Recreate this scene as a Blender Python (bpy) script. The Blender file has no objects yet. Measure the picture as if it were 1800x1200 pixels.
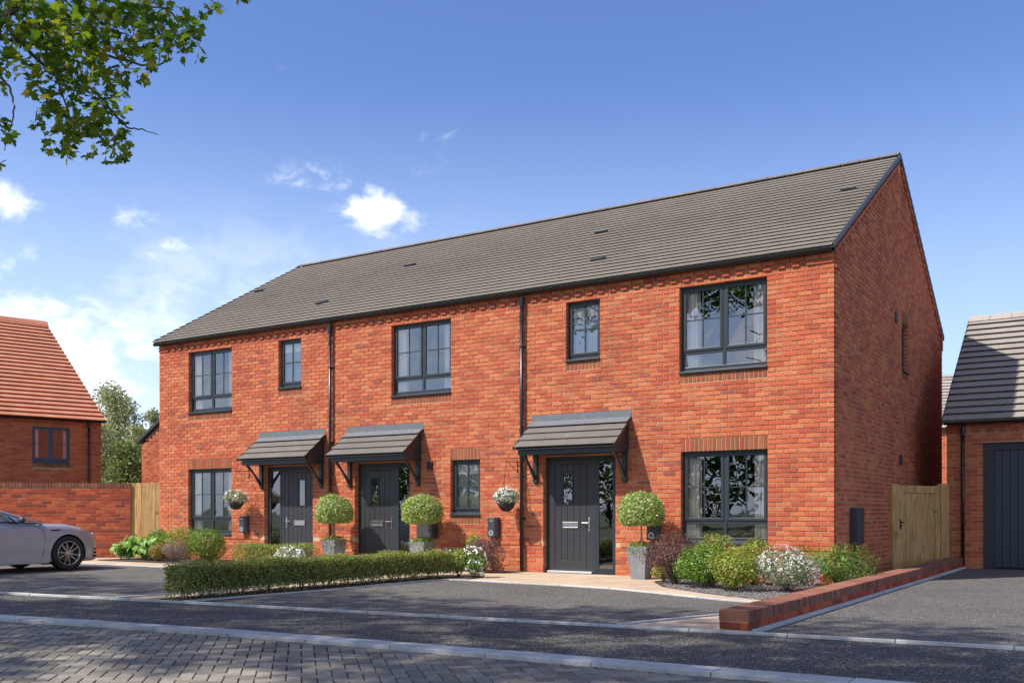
import bpy, math, random
import numpy as np
from mathutils import Vector, Matrix
rnd = random.Random(11); RS = np.random.RandomState(5)
scene = bpy.context.scene
COL = scene.collection

# ------------------------------------------------------------------ camera, sky, sun, exposure
CAM = Vector((4.0887, -15.6119, 1.12)); YAW = math.radians(32.774); FPX = 1731.863
cam_d = bpy.data.cameras.new('camera'); cam = bpy.data.objects.new('camera', cam_d); COL.objects.link(cam)
cam.location = CAM; cam.rotation_euler = (math.pi/2, 0, YAW)
cam_d.sensor_width = 36; cam_d.lens = FPX/1800*36; cam_d.shift_y = 300/1800; cam_d.clip_start = .1; cam_d.clip_end = 2000
scene.camera = cam
FW = Vector((-math.sin(YAW), math.cos(YAW), 0)); RT = Vector((math.cos(YAW), math.sin(YAW), 0))
def raydir(px, py): return FW + RT*((px-900)/FPX) + Vector((0, 0, (900-py)/FPX))
def at(px, py, d): return CAM + raydir(px, py)*d            # a point of the place, d metres ahead of the camera
SUN = Vector((-.42, -.66, .90)).normalized()
sun_el = math.asin(SUN.z); sun_rot = math.atan2(SUN.x, SUN.y)
SUN_STRENGTH, SKY_STRENGTH, EXPOSURE = 4.9, .100, 0.36
sd = bpy.data.lights.new('sun', 'SUN'); sd.energy = SUN_STRENGTH; sd.angle = math.radians(.8); sd.color = (1, .94, .86)
so = bpy.data.objects.new('sun', sd); COL.objects.link(so); so.rotation_euler = (-SUN).to_track_quat('-Z', 'Y').to_euler()
so.location = (0, 0, 30)
scene.view_settings.view_transform = 'Standard'; scene.view_settings.look = 'None'
scene.view_settings.exposure = EXPOSURE; scene.view_settings.gamma = 1
world = bpy.data.worlds.new('World'); scene.world = world; world.use_nodes = True

class N:
    """small node helper"""
    def __init__(s, tree): s.t = tree; s.n = tree.nodes; s.l = tree.links
    def new(s, typ, **kw):
        nd = s.n.new(typ)
        for k, v in kw.items():
            if k in ('inp',): continue
            setattr(nd, k, v)
        return nd
    def link(s, a, b): s.l.new(a, b)
    def put(s, sock, v):
        if hasattr(v, 'links') or isinstance(v, bpy.types.NodeSocket): s.l.new(v, sock)
        else: sock.default_value = v
    def math(s, op, a, b=None, c=None, clamp=False):
        nd = s.n.new('ShaderNodeMath'); nd.operation = op; nd.use_clamp = clamp
        s.put(nd.inputs[0], a)
        if b is not None: s.put(nd.inputs[1], b)
        if c is not None: s.put(nd.inputs[2], c)
        return nd.outputs[0]
    def vmath(s, op, a, b=None):
        nd = s.n.new('ShaderNodeVectorMath'); nd.operation = op
        s.put(nd.inputs[0], a)
        if b is not None: s.put(nd.inputs[1], b)
        return nd
    def noise(s, vec, scale, detail=4, rough=.55, dist=0):
        nd = s.n.new('ShaderNodeTexNoise'); nd.inputs['Scale'].default_value = scale
        nd.inputs['Detail'].default_value = detail; nd.inputs['Roughness'].default_value = rough
        nd.inputs['Distortion'].default_value = dist
        if vec is not None: s.l.new(vec, nd.inputs['Vector'])
        return nd.outputs['Fac']
    def ramp(s, fac, stops, interp='LINEAR'):
        nd = s.n.new('ShaderNodeValToRGB'); cr = nd.color_ramp; cr.interpolation = interp
        while len(cr.elements) < len(stops): cr.elements.new(.5)
        for e, (p, c) in zip(cr.elements, stops):
            e.position = p; e.color = (c, c, c, 1) if not hasattr(c, '__len__') else (*c, 1)
        s.l.new(fac, nd.inputs[0]); return nd.outputs[0]
    def mix(s, fac, a, b, blend='MIX'):
        nd = s.n.new('ShaderNodeMix'); nd.data_type = 'RGBA'; nd.blend_type = blend
        s.put(nd.inputs[0], fac)
        for sock, v in ((nd.inputs[6], a), (nd.inputs[7], b)):
            if isinstance(v, bpy.types.NodeSocket): s.l.new(v, sock)
            else: sock.default_value = (*v, 1) if len(v) == 3 else v
        return nd.outputs[2]
    def smooth(s, v, lo, hi):
        nd = s.n.new('ShaderNodeMapRange'); nd.interpolation_type = 'SMOOTHSTEP'
        s.put(nd.inputs[0], v); s.put(nd.inputs[1], lo); s.put(nd.inputs[2], hi)
        return nd.outputs[0]

def build_world():
    w = N(world.node_tree); w.n.clear()
    out = w.new('ShaderNodeOutputWorld'); bg = w.new('ShaderNodeBackground'); w.link(bg.outputs[0], out.inputs[0])
    sky = w.new('ShaderNodeTexSky'); sky.sky_type = 'NISHITA'; sky.sun_disc = False
    sky.sun_elevation = sun_el; sky.sun_rotation = sun_rot; sky.air_density = 1.1; sky.dust_density = .6; sky.ozone_density = 2.2
    tc = w.new('ShaderNodeTexCoord'); d = tc.outputs['Generated']
    sep = w.new('ShaderNodeSeparateXYZ'); w.link(d, sep.inputs[0]); z = sep.outputs[2]
    hsv = w.new('ShaderNodeHueSaturation'); w.link(sky.outputs[0], hsv.inputs['Color'])
    hsv.inputs['Saturation'].default_value = 1.0; hsv.inputs['Value'].default_value = 1.0
    base = w.mix(1.0, hsv.outputs[0], SKY_TINT, 'MULTIPLY')
    # air thickens to white towards the horizon, more so in the west
    wst = w.math('ADD', w.math('MULTIPLY', sep.outputs[0], -.75), w.math('MULTIPLY', sep.outputs[1], .30))   # large towards -x
    hz = w.math('MULTIPLY', w.smooth(z, .42, -.02), w.math('ADD', .66, w.math('MULTIPLY', w.smooth(wst, .30, .85), .32)))
    base = w.mix(hz, base, (6.6, 8.3, 10.6))
    # clouds: noise in direction space, gathered in soft patches
    sv = w.vmath('MULTIPLY', d, (1, 1, 1.7)).outputs[0]
    n1 = w.noise(sv, 9, 7, .62, .35); n2 = w.noise(sv, 24, 6, .6, .5); n3 = w.noise(sv, 3.1, 3, .5)
    nn = w.math('ADD', w.math('MULTIPLY', n1, .6), w.math('MULTIPLY', n2, .4))
    tot = None
    for (px, py, r, amp) in CLOUDS:
        c = raydir(px, py).normalized()
        dist = w.vmath('DISTANCE', sv, (c.x, c.y, c.z*1.7)).outputs['Value']
        g = w.math('MULTIPLY', w.smooth(dist, r, 0.0), amp)
        tot = g if tot is None else w.math('MAXIMUM', tot, g)
    m = w.math('ADD', tot, w.math('MULTIPLY', w.math('SUBTRACT', nn, .5), 3.4))
    patch = w.smooth(m, .25, 1.15)
    patch = w.math('MULTIPLY', patch, w.smooth(tot, .02, .3))
    # a general cloud field low down and behind
    back = w.smooth(sep.outputs[1], .15, -.35)
    low = w.math('MULTIPLY', w.smooth(z, .33, .06), w.smooth(wst, .55, .80))
    field = w.math('MAXIMUM', w.math('MULTIPLY', back, .9), low)
    f2 = w.math('MULTIPLY', w.smooth(w.math('ADD', w.math('MULTIPLY', nn, .55), w.math('MULTIPLY', n3, .45)), .44, .60), field)
    cl = w.math('MAXIMUM', patch, f2)
    up = w.smooth(z, -.01, .02)
    ccol = w.mix(w.smooth(n2, .3, .6), (8.6, 9.6, 11.0), (10.6, 11.0, 11.6))
    col = w.mix(w.math('MULTIPLY', cl, up), base, ccol)
    w.link(col, bg.inputs[0]); bg.inputs[1].default_value = SKY_STRENGTH
SKY_TINT = (.90, 1.02, 1.42)
CLOUDS = [(658, 374, .056, 1.15), (655, 335, .03, .75), (705, 388, .05, .6), (530, 316, .05, .56), (575, 322, .05, .52), (600, 355, .05, .42), (770, 250, .06, .55), (755, 300, .04, .36), (840, 260, .05, .3),
          (530, 105, .04, .27), (430, 185, .05, .27), (230, 375, .06, .25), (312, 428, .035, .36), (90, 420, .06, .4), (75, 460, .045, .5), (-5, 350, .06, 1.1),
          (250, 460, .07, .25), (20, 540, .16, .75), (150, 560, .10, .6), (200, 540, .07, .5), (220, 620, .12, .55), (100, 640, .14, .7)]
build_world()

# ------------------------------------------------------------------ materials
MATS = {}
def mat(name):
    m = bpy.data.materials.new(name); m.use_nodes = True; t = N(m.node_tree); t.n.clear()
    out = t.new('ShaderNodeOutputMaterial'); b = t.new('ShaderNodeBsdfPrincipled'); t.link(b.outputs[0], out.inputs[0])
    MATS[name] = m; return m, t, b, out
def bump(t, b, h, strength=.3, dist=.01):
    nd = t.new('ShaderNodeBump'); nd.inputs['Strength'].default_value = strength; nd.inputs['Distance'].default_value = dist
    t.link(h, nd.inputs['Height']); t.link(nd.outputs[0], b.inputs['Normal'])
def tone(t):
    a = t.new('ShaderNodeAttribute'); a.attribute_name = 'tone'; return a.outputs['Fac']
def geo(t): return t.new('ShaderNodeNewGeometry').outputs['Position']
def plain(name, col, rough=.5, metal=0, var=.12, sc=6, bmp=0, spec=.5):
    m, t, b, o = mat(name); g = geo(t); n = t.noise(g, sc, 5)
    c = t.mix(n, [max(0, x*(1-var)) for x in col], [min(1, x*(1+var)) for x in col])
    t.link(c, b.inputs['Base Color']); b.inputs['Roughness'].default_value = rough; b.inputs['Metallic'].default_value = metal
    b.inputs['Specular IOR Level'].default_value = spec
    if bmp: bump(t, b, t.noise(g, sc*12, 4), bmp, .003)
    return m
def brickmat(name, stops, grime=.25):
    m, t, b, o = mat(name); g = geo(t); tn = tone(t)
    c = t.ramp(tn, stops)
    n = t.noise(g, 38, 5, .65); n2 = t.noise(g, 1.1, 4, .6); n3 = t.noise(g, 170, 3)
    c = t.mix(t.smooth(n, .42, .75), c, [x*.55 for x in stops[0][1]])
    c = t.mix(t.math('MULTIPLY', t.smooth(n3, .52, .7), .35), c, (.62, .34, .2))
    c = t.mix(t.math('MULTIPLY', t.smooth(n2, .45, .7), grime), c, [x*.6 for x in stops[-1][1]])
    t.link(c, b.inputs['Base Color']); b.inputs['Roughness'].default_value = .88; b.inputs['Specular IOR Level'].default_value = .25
    bump(t, b, t.math('ADD', n, n3), .5, .004)
    return m
BR = brickmat('brick_orange', [(0, (.63, .205, .090)), (.35, (.58, .150, .062)), (.7, (.52, .100, .046)), (.93, (.46, .078, .040)), (.98, (.35, .068, .048)), (1, (.26, .062, .052))], .3)
BRW = brickmat('brick_red', [(0, (.56, .13, .05)), (.35, (.48, .085, .034)), (.62, (.40, .055, .028)), (.84, (.25, .038, .026)), (1, (.16, .04, .04))])
BSO = brickmat('brick_soldier', [(0, (.38, .12, .055)), (.35, (.31, .082, .038)), (.6, (.23, .075, .036)), (.8, (.40, .062, .032)), (1, (.16, .055, .036))])
BCO = brickmat('brick_coping', [(0, (.36, .15, .1)), (.4, (.26, .1, .065)), (.75, (.19, .08, .055)), (1, (.14, .06, .045))])
MORT = plain('mortar', (.50, .37, .23), .95, 0, .25, 30, .4)
MORTW = plain('mortar_tan', (.44, .31, .17), .95, 0, .25, 30, .4)
ANTH = plain('anthracite_frame', (.028, .036, .045), .38, 0, .08, 3)
DOORP = plain('door_paint', (.034, .035, .041), .42, 0, .08, 3)
BLACK = plain('black_plastic', (.012, .013, .015), .3, 0, .2, 5)
GREYBOX = plain('grey_box', (.045, .048, .053), .5, 0, .15, 4)
STEEL = plain('brushed_steel', (.62, .62, .6), .28, 1, .1, 20)
ALU = plain('aluminium', (.75, .75, .76), .35, .6, .1, 10)
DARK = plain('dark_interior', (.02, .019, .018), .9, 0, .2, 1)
CURT = plain('curtain_cloth', (.86, .79, .74), .9, 0, .06, 4)
BLIND = plain('white_blind', (.86, .84, .8), .8, 0, .04, 3)
LEAD = plain('lead_flashing', (.15, .16, .175), .55, .2, .35, 14, .5)
def tilemat(name, a, b_, rough=.7):
    m, t, b, o = mat(name); g = geo(t); tn = tone(t)
    c = t.mix(tn, a, b_); n = t.noise(g, 22, 5, .65); n2 = t.noise(g, 1.3, 4)
    c = t.mix(t.math('MULTIPLY', t.smooth(n, .4, .7), .45), c, [x*.62 for x in a])
    c = t.mix(t.math('MULTIPLY', t.smooth(n2, .40, .66), .38), c, [x*.58 for x in b_])
    t.link(c, b.inputs['Base Color']); b.inputs['Roughness'].default_value = rough; b.inputs['Specular IOR Level'].default_value = .3
    bump(t, b, t.noise(g, 120, 4), .35, .003); return m
TILE = tilemat('grey_tile', (.30, .265, .228), (.40, .355, .31))
TILED = tilemat('dark_grey_tile', (.155, .138, .122), (.205, .185, .165))
TERRA = tilemat('terracotta_tile', (.52, .19, .10), (.62, .25, .14))
PAVB = tilemat('block_paver', (.165, .143, .113), (.35, .31, .255), .85)
SLAB = tilemat('buff_slab', (.52, .385, .265), (.60, .46, .33), .85)
KERB = tilemat('kerb_concrete', (.46, .45, .43), (.58, .57, .55), .85)
TIMB = None
def timber():
    m, t, b, o = mat('treated_timber'); g = geo(t); tn = tone(t)
    st = t.vmath('MULTIPLY', g, (22, 22, 1.3)).outputs[0]
    n = t.smooth(t.noise(st, 1.0, 6, .7, 1.6), .33, .68); n2 = t.noise(g, 3.2, 3)
    c = t.mix(n, (.30, .145, .04), (.84, .52, .21)); c = t.mix(t.math('MULTIPLY', tn, .45), c, (.34, .21, .085))
    c = t.mix(t.smooth(n2, .62, .78), c, (.13, .075, .03))
    t.link(c, b.inputs['Base Color']); b.inputs['Roughness'].default_value = .8; bump(t, b, n, .4, .004); return m
TIMB = timber()
def asphalt(name, base, speck):
    m, t, b, o = mat(name); g = geo(t)
    v = t.new('ShaderNodeTexVoronoi'); v.inputs['Scale'].default_value = 120; t.link(g, v.inputs['Vector'])
    v2 = t.new('ShaderNodeTexVoronoi'); v2.inputs['Scale'].default_value = 38; t.link(g, v2.inputs['Vector'])
    sepc = t.new('ShaderNodeSeparateColor'); t.link(v.outputs['Color'], sepc.inputs[0])
    sep2 = t.new('ShaderNodeSeparateColor'); t.link(v2.outputs['Color'], sep2.inputs[0])
    n = t.noise(g, .8, 5, .6); n2 = t.noise(g, 260, 3)
    c = t.mix(sepc.outputs[0], [x*.55 for x in base], [x*1.35 for x in base])
    c = t.mix(t.smooth(sepc.outputs[1], .82, .93), c, speck)
    c = t.mix(t.math('MULTIPLY', t.smooth(sep2.outputs[1], .93, .99), .6), c, speck)
    c = t.mix(t.math('MULTIPLY', t.smooth(n, .4, .65), .28), c, [x*.62 for x in base])
    t.link(c, b.inputs['Base Color']); b.inputs['Roughness'].default_value = .82; b.inputs['Specular IOR Level'].default_value = .35
    bump(t, b, t.math('ADD', v.outputs['Distance'], n2), .9, .006); return m
ASPH = asphalt('asphalt', (.068, .062, .053), (.42, .40, .36))
ASPD = asphalt('drive_asphalt', (.106, .098, .087), (.38, .36, .33))
SOIL = plain('soil', (.06, .045, .035), .95, 0, .4, 14, .8)
GRASS = plain('grass', (.05, .085, .02), .95, 0, .4, 2, .6)
JOINT = plain('joint_sand', (.11, .10, .085), .95, 0, .3, 20, .4)
SLATE = plain('slate_chip', (.17, .155, .15), .8, 0, .4, 30)
BARK = plain('bark', (.10, .075, .055), .95, 0, .35, 9, .9)
TWIG = plain('twig', (.13, .10, .075), .95, 0, .3, 20)
WHITEF = plain('white_petal', (.85, .85, .82), .7, 0, .05, 9)
PINKF = plain('pink_petal', (.72, .64, .66), .7, 0, .15, 9)
POTM = plain('lead_planter', (.24, .24, .26), .6, 0, .4, 9, .4)
BOWL = plain('basket_bowl', (.035, .028, .026), .85, 0, .4, 40, .8)
RUB = plain('tyre_rubber', (.02, .02, .021), .75, 0, .1, 20)
RIM = plain('wheel_metal', (.55, .54, .53), .3, .9, .05, 5)
RIMD = plain('brake_metal', (.10, .10, .11), .4, .8, .1, 5)
LAMPG = plain('lamp_glass', (.55, .5, .5), .15, .2, .2, 9)
def carpaint():
    m, t, b, o = mat('silver_paint'); b.inputs['Base Color'].default_value = (.43, .43, .42, 1)
    b.inputs['Metallic'].default_value = .35; b.inputs['Roughness'].default_value = .38
    b.inputs['Coat Weight'].default_value = .7; b.inputs['Coat Roughness'].default_value = .06; return m
PAINT = carpaint()
def glass(name, tint, f0, f1, rough=.0):
    m, t, b, o = mat(name); t.n.remove(b)
    tr = t.new('ShaderNodeBsdfTransparent'); tr.inputs[0].default_value = (*tint, 1)
    gl = t.new('ShaderNodeBsdfGlossy'); gl.inputs['Roughness'].default_value = rough; gl.inputs[0].default_value = (.93, .96, 1, 1)
    lw = t.new('ShaderNodeLayerWeight'); lw.inputs[0].default_value = .35
    f = t.math('ADD', f0, t.math('MULTIPLY', lw.outputs['Fresnel'], f1))
    mx = t.new('ShaderNodeMixShader'); t.link(f, mx.inputs[0]); t.link(tr.outputs[0], mx.inputs[1]); t.link(gl.outputs[0], mx.inputs[2])
    nz = t.noise(geo(t), 1.4, 2); bp = t.new('ShaderNodeBump'); bp.inputs['Strength'].default_value = .05; bp.inputs['Distance'].default_value = .05
    t.link(nz, bp.inputs['Height']); t.link(bp.outputs[0], gl.inputs['Normal'])
    t.link(mx.outputs[0], o.inputs[0]); return m
GLASS = glass('window_glass', (.94, .95, .95), .17, .75)
CARGL = glass('car_glass', (.55, .58, .6), .22, .7)
FROST = plain('frosted_glass', (.42, .43, .45), .25, 0, .06, 2)
def leafmat(name, stops, trans=.35, rough=.5, tcol=None):
    m, t, b, o = mat(name); tn = tone(t); c = t.ramp(tn, stops)
    b.inputs['Roughness'].default_value = rough; b.inputs['Specular IOR Level'].default_value = .35; t.link(c, b.inputs['Base Color'])
    tl = t.new('ShaderNodeBsdfTranslucent'); c2 = t.mix(1.0, c, tcol or (1.25, 1.3, .55), 'MULTIPLY'); t.link(c2, tl.inputs[0])
    mx = t.new('ShaderNodeMixShader'); mx.inputs[0].default_value = trans
    t.link(b.outputs[0], mx.inputs[1]); t.link(tl.outputs[0], mx.inputs[2]); t.link(mx.outputs[0], o.inputs[0]); return m
L_HEDGE = leafmat('leaf_hedge', [(0, (.12, .145, .035)), (.6, (.28, .31, .085)), (1, (.56, .56, .25))], .42, .4)
L_TOP = leafmat('leaf_topiary', [(0, (.17, .25, .055)), (.5, (.34, .43, .13)), (1, (.60, .64, .33))], .35)
L_GRN = leafmat('leaf_green', [(0, (.05, .11, .015)), (.5, (.13, .25, .03)), (1, (.26, .38, .07))], .3, .35)
L_YEL = leafmat('leaf_yellow_green', [(0, (.11, .16, .02)), (.5, (.26, .34, .05)), (.85, (.42, .44, .10)), (1, (.42, .18, .08))], .3, .4)
L_PUR = leafmat('leaf_purple', [(0, (.07, .03, .035)), (.5, (.15, .065, .07)), (.85, (.26, .14, .14)), (1, (.14, .15, .05))], .2)
L_HEA = leafmat('leaf_heather', [(0, (.16, .09, .09)), (.5, (.30, .18, .18)), (1, (.42, .28, .28))], .2)
L_ORA = leafmat('leaf_orange', [(0, (.20, .14, .03)), (.5, (.36, .22, .06)), (1, (.30, .34, .08))], .3)
L_SIL = leafmat('leaf_grey_green', [(0, (.12, .17, .08)), (.5, (.24, .30, .17)), (1, (.42, .44, .32))], .25)
L_BIG = leafmat('leaf_broad', [(0, (.10, .22, .04)), (.5, (.22, .40, .09)), (1, (.40, .56, .22))], .35, .45)
L_MAP = leafmat('leaf_maple', [(0, (.04, .09, .010)), (.5, (.10, .17, .018)), (.9, (.20, .24, .025)), (1, (.32, .24, .04))], .6, .5)
L_TRE = leafmat('leaf_far_tree', [(0, (.20, .22, .11)), (.5, (.33, .35, .19)), (1, (.50, .50, .33))], .35)
L_GRN2 = leafmat('leaf_olive_tree', [(0, (.10, .13, .04)), (.6, (.19, .23, .08)), (1, (.33, .36, .16))], .3)
L_DRK = leafmat('leaf_dark_tree', [(0, (.035, .06, .018)), (.6, (.07, .11, .03)), (1, (.13, .17, .05))], .3)

# ------------------------------------------------------------------ mesh helpers
class MB:
    def __init__(s): s.v = []; s.f = []; s.t = []; s.cur = .5
    def add(s, vs, fs, tn=None):
        o = len(s.v); s.v += [tuple(v) for v in vs]; s.f += [tuple(i+o for i in f) for f in fs]
        s.t += [s.cur if tn is None else tn]*len(fs); return s
    BF = [(0, 3, 2, 1), (4, 5, 6, 7), (0, 1, 5, 4), (1, 2, 6, 5), (2, 3, 7, 6), (3, 0, 4, 7)]
    def box(s, x0, x1, y0, y1, z0, z1, tn=None, m=None):
        vs = [(x0, y0, z0), (x1, y0, z0), (x1, y1, z0), (x0, y1, z0), (x0, y0, z1), (x1, y0, z1), (x1, y1, z1), (x0, y1, z1)]
        if m is not None: vs = [m @ Vector(v) for v in vs]
        return s.add(vs, s.BF, tn)
    def prism(s, pts, z0, z1, tn=None, m=None):       # pts: ccw polygon in xy
        n = len(pts); vs = [(p[0], p[1], z0) for p in pts]+[(p[0], p[1], z1) for p in pts]
        if m is not None: vs = [m @ Vector(v) for v in vs]
        fs = [tuple(range(n-1, -1, -1)), tuple(range(n, 2*n))]+[(i, (i+1) % n, n+(i+1) % n, n+i) for i in range(n)]
        return s.add(vs, fs, tn)
    def tube(s, pts, r, seg=8, cap=True, tn=None):
        pts = [Vector(p) for p in pts]; n = len(pts); rr = r if hasattr(r, '__len__') else [r]*n
        vs = []; up = Vector((0, 0, 1))
        for i, p in enumerate(pts):
            d = (pts[min(i+1, n-1)]-pts[max(i-1, 0)]).normalized()
            a = d.cross(up if abs(d.z) < .95 else Vector((1, 0, 0))).normalized(); b = d.cross(a)
            for k in range(seg):
                th = 2*math.pi*k/seg; vs.append(p+(a*math.cos(th)+b*math.sin(th))*rr[i])
        fs = [(i*seg+k, i*seg+(k+1) % seg, (i+1)*seg+(k+1) % seg, (i+1)*seg+k) for i in range(n-1) for k in range(seg)]
        if cap: fs += [tuple(range(seg-1, -1, -1)), tuple((n-1)*seg+k for k in range(seg))]
        return s.add(vs, fs, tn)
    def lathe(s, prof, seg=16, m=None, tn=None):      # prof: (r,z)
        vs = []
        for r, z in prof:
            for k in range(seg):
                th = 2*math.pi*k/seg; vs.append(Vector((r*math.cos(th), r*math.sin(th), z)))
        if m is not None: vs = [m @ v for v in vs]
        n = len(prof); fs = [(i*seg+k, i*seg+(k+1) % seg, (i+1)*seg+(k+1) % seg, (i+1)*seg+k) for i in range(n-1) for k in range(seg)]
        fs += [tuple(range(seg-1, -1, -1)), tuple((n-1)*seg+k for k in range(seg))]
        return s.add(vs, fs, tn)
    def mesh(s, name, material, smooth=False, bevel=0):
        me = bpy.data.meshes.new(name); me.from_pydata(s.v, [], s.f); me.materials.append(material)
        a = me.attributes.new('tone', 'FLOAT', 'FACE'); a.data.foreach_set('value', s.t)
        if smooth: me.polygons.foreach_set('use_smooth', [True]*len(me.polygons))
        me.update(); return me
    def build(s, name, material, parent=None, kind=None, smooth=False, bevel=0):
        o = link(name, s.mesh(name, material, smooth), parent, kind)
        if bevel:
            b = o.modifiers.new('bevel', 'BEVEL'); b.width = bevel; b.segments = 2; b.limit_method = 'ANGLE'
        return o
def link(name, me, parent=None, kind=None, mw=None):
    o = bpy.data.objects.new(name, me); COL.objects.link(o)
    if parent is not None:
        o.parent = parent
        if parent.parent is None and parent.type == 'EMPTY': o.matrix_parent_inverse = Matrix.Translation(-parent.location)
    if mw is not None: o.matrix_basis = mw
    if kind: o['kind'] = kind
    return o
def thing(name, label, cat, loc=(0, 0, 0), group=None):
    """an Empty at the thing's base; parts below it are given in world coordinates"""
    o = bpy.data.objects.new(name, None); COL.objects.link(o); o.location = loc; o.empty_display_size = .2
    tag(o, label, cat, group); return o
def tag(o, label, cat=None, group=None, kind=None):
    if label: o['label'] = label
    if cat: o['category'] = cat
    if group: o['group'] = group
    if kind: o['kind'] = kind
    return o
def frame(o, u, n):
    """matrix taking (u, n, z) wall coordinates to the world: u along the wall, n outwards"""
    u = Vector(u).normalized(); n = Vector(n).normalized()
    return Matrix(((u.x, n.x, 0, o[0]), (u.y, n.y, 0, o[1]), (0, 0, 1, o[2]), (0, 0, 0, 1)))
def clip_poly(poly, x0, x1, y0, y1):
    def cl(P, inside, inter):
        out = []
        for i in range(len(P)):
            a, b = P[i-1], P[i]
            if inside(b):
                if not inside(a): out.append(inter(a, b))
                out.append(b)
            elif inside(a): out.append(inter(a, b))
        return out
    def ix(c): return lambda a, b: (c, a[1]+(b[1]-a[1])*(c-a[0])/(b[0]-a[0]))
    def iy(c): return lambda a, b: (a[0]+(b[0]-a[0])*(c-a[1])/(b[1]-a[1]), c)
    P = poly
    for ins, it in ((lambda p: p[0] >= x0, ix(x0)), (lambda p: p[0] <= x1, ix(x1)), (lambda p: p[1] >= y0, iy(y0)), (lambda p: p[1] <= y1, iy(y1))):
        P = cl(P, ins, it)
        if len(P) < 3: return []
    return P
def area(P): return .5*sum(P[i-1][0]*P[i][1]-P[i][0]*P[i-1][1] for i in range(len(P)))

# pieces (bricks, tiles, blocks, slabs): the nearest ones in view become parts, the rest one part of kind stuff
VARIANTS = {}
def variant(key, dims, material, k, name, taper=0):
    kk = (key, k)
    if kk not in VARIANTS:
        b = MB(); l, d, h = dims; c = .004; cx = .0006 if name == 'roof_tile' else c
        tn = (k+.5)/10
        # chamfered front: back rectangle, front rectangle slightly smaller
        j = [rnd.uniform(-.0012, .0012)*(.2 if name == 'roof_tile' else 1) for _ in range(4)]
        y1 = 0; y0 = -d
        vs = [(-l/2, y0, -h/2), (l/2, y0, -h/2), (l/2, y0, h/2), (-l/2, y0, h/2),
              (-l/2, y1-c, -h/2), (l/2, y1-c, -h/2), (l/2, y1-c, h/2), (-l/2, y1-c, h/2),
              (-l/2+cx, y1+j[0], -h/2+c), (l/2-cx, y1+j[1], -h/2+c), (l/2-cx, y1+j[2], h/2-c), (-l/2+cx, y1+j[3], h/2-c)]
        fs = [(4, 5, 1, 0), (5, 6, 2, 1), (6, 7, 3, 2), (7, 4, 0, 3), (8, 9, 5, 4), (9, 10, 6, 5), (10, 11, 7, 6), (11, 8, 4, 7), (11, 10, 9, 8), (0, 1, 2, 3)]
        b.add(vs, fs, tn); VARIANTS[kk] = b.mesh(name, material)
    return VARIANTS[kk]
def brick_tone():
    r = rnd.random()
    return r**1.0
class Pieces:
    """collects oriented boxes (matrix M places local x=length, y=outwards, z=height; face at y=0)"""
    def __init__(s, name, material, depth): s.name = name; s.mat = material; s.depth = depth; s.full = []; s.rest = MB(); s.key = name+material.name
    def add(s, M, l, h, whole=True, tn=None):
        tn = brick_tone() if tn is None else tn
        if M.determinant() < 0: M = M @ Matrix.Diagonal((-1, 1, 1, 1))
        s.full.append((M, l, h, whole, tn))
    def emit(s, parent, limit, stuff_name=None, dims=None, view=True):
        """limit nearest whole pieces become objects; returns how many"""
        cand = []
        for i, (M, l, h, whole, tn) in enumerate(s.full):
            if whole and limit:
                p = M.translation; d = p-CAM; dep = d.dot(FW)
                if dep <= .3: continue
                px = 900+FPX*d.dot(RT)/dep; py = 900-FPX*d.z/dep
                if view and not (-10 < px < 1810 and -10 < py < 1210): continue
                cand.append((dep, i))
        cand.sort(); pick = set(i for _, i in cand[:limit])
        for i, (M, l, h, whole, tn) in enumerate(s.full):
            if i in pick:
                k = min(9, int(tn*10)); me = variant((s.key, round(l, 4), round(h, 4)), (l, s.depth, h), s.mat, k, s.name)
                o = link(s.name, me, parent); o.matrix_basis = M
            else:
                c = .003; cx = .0004 if s.name == 'roof_tile' else c; y0 = -s.depth
                vs = [(-l/2, y0, -h/2), (l/2, y0, -h/2), (l/2, y0, h/2), (-l/2, y0, h/2), (-l/2+cx, 0, -h/2+c), (l/2-cx, 0, -h/2+c), (l/2-cx, 0, h/2-c), (-l/2+cx, 0, h/2-c)]
                s.rest.add([M @ Vector(v) for v in vs], [(4, 5, 1, 0), (5, 6, 2, 1), (6, 7, 3, 2), (7, 4, 0, 3), (7, 6, 5, 4)], tn)
        if s.rest.f: s.rest.build(stuff_name or s.name, s.mat, parent, kind='stuff')
        return len(pick)

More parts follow.
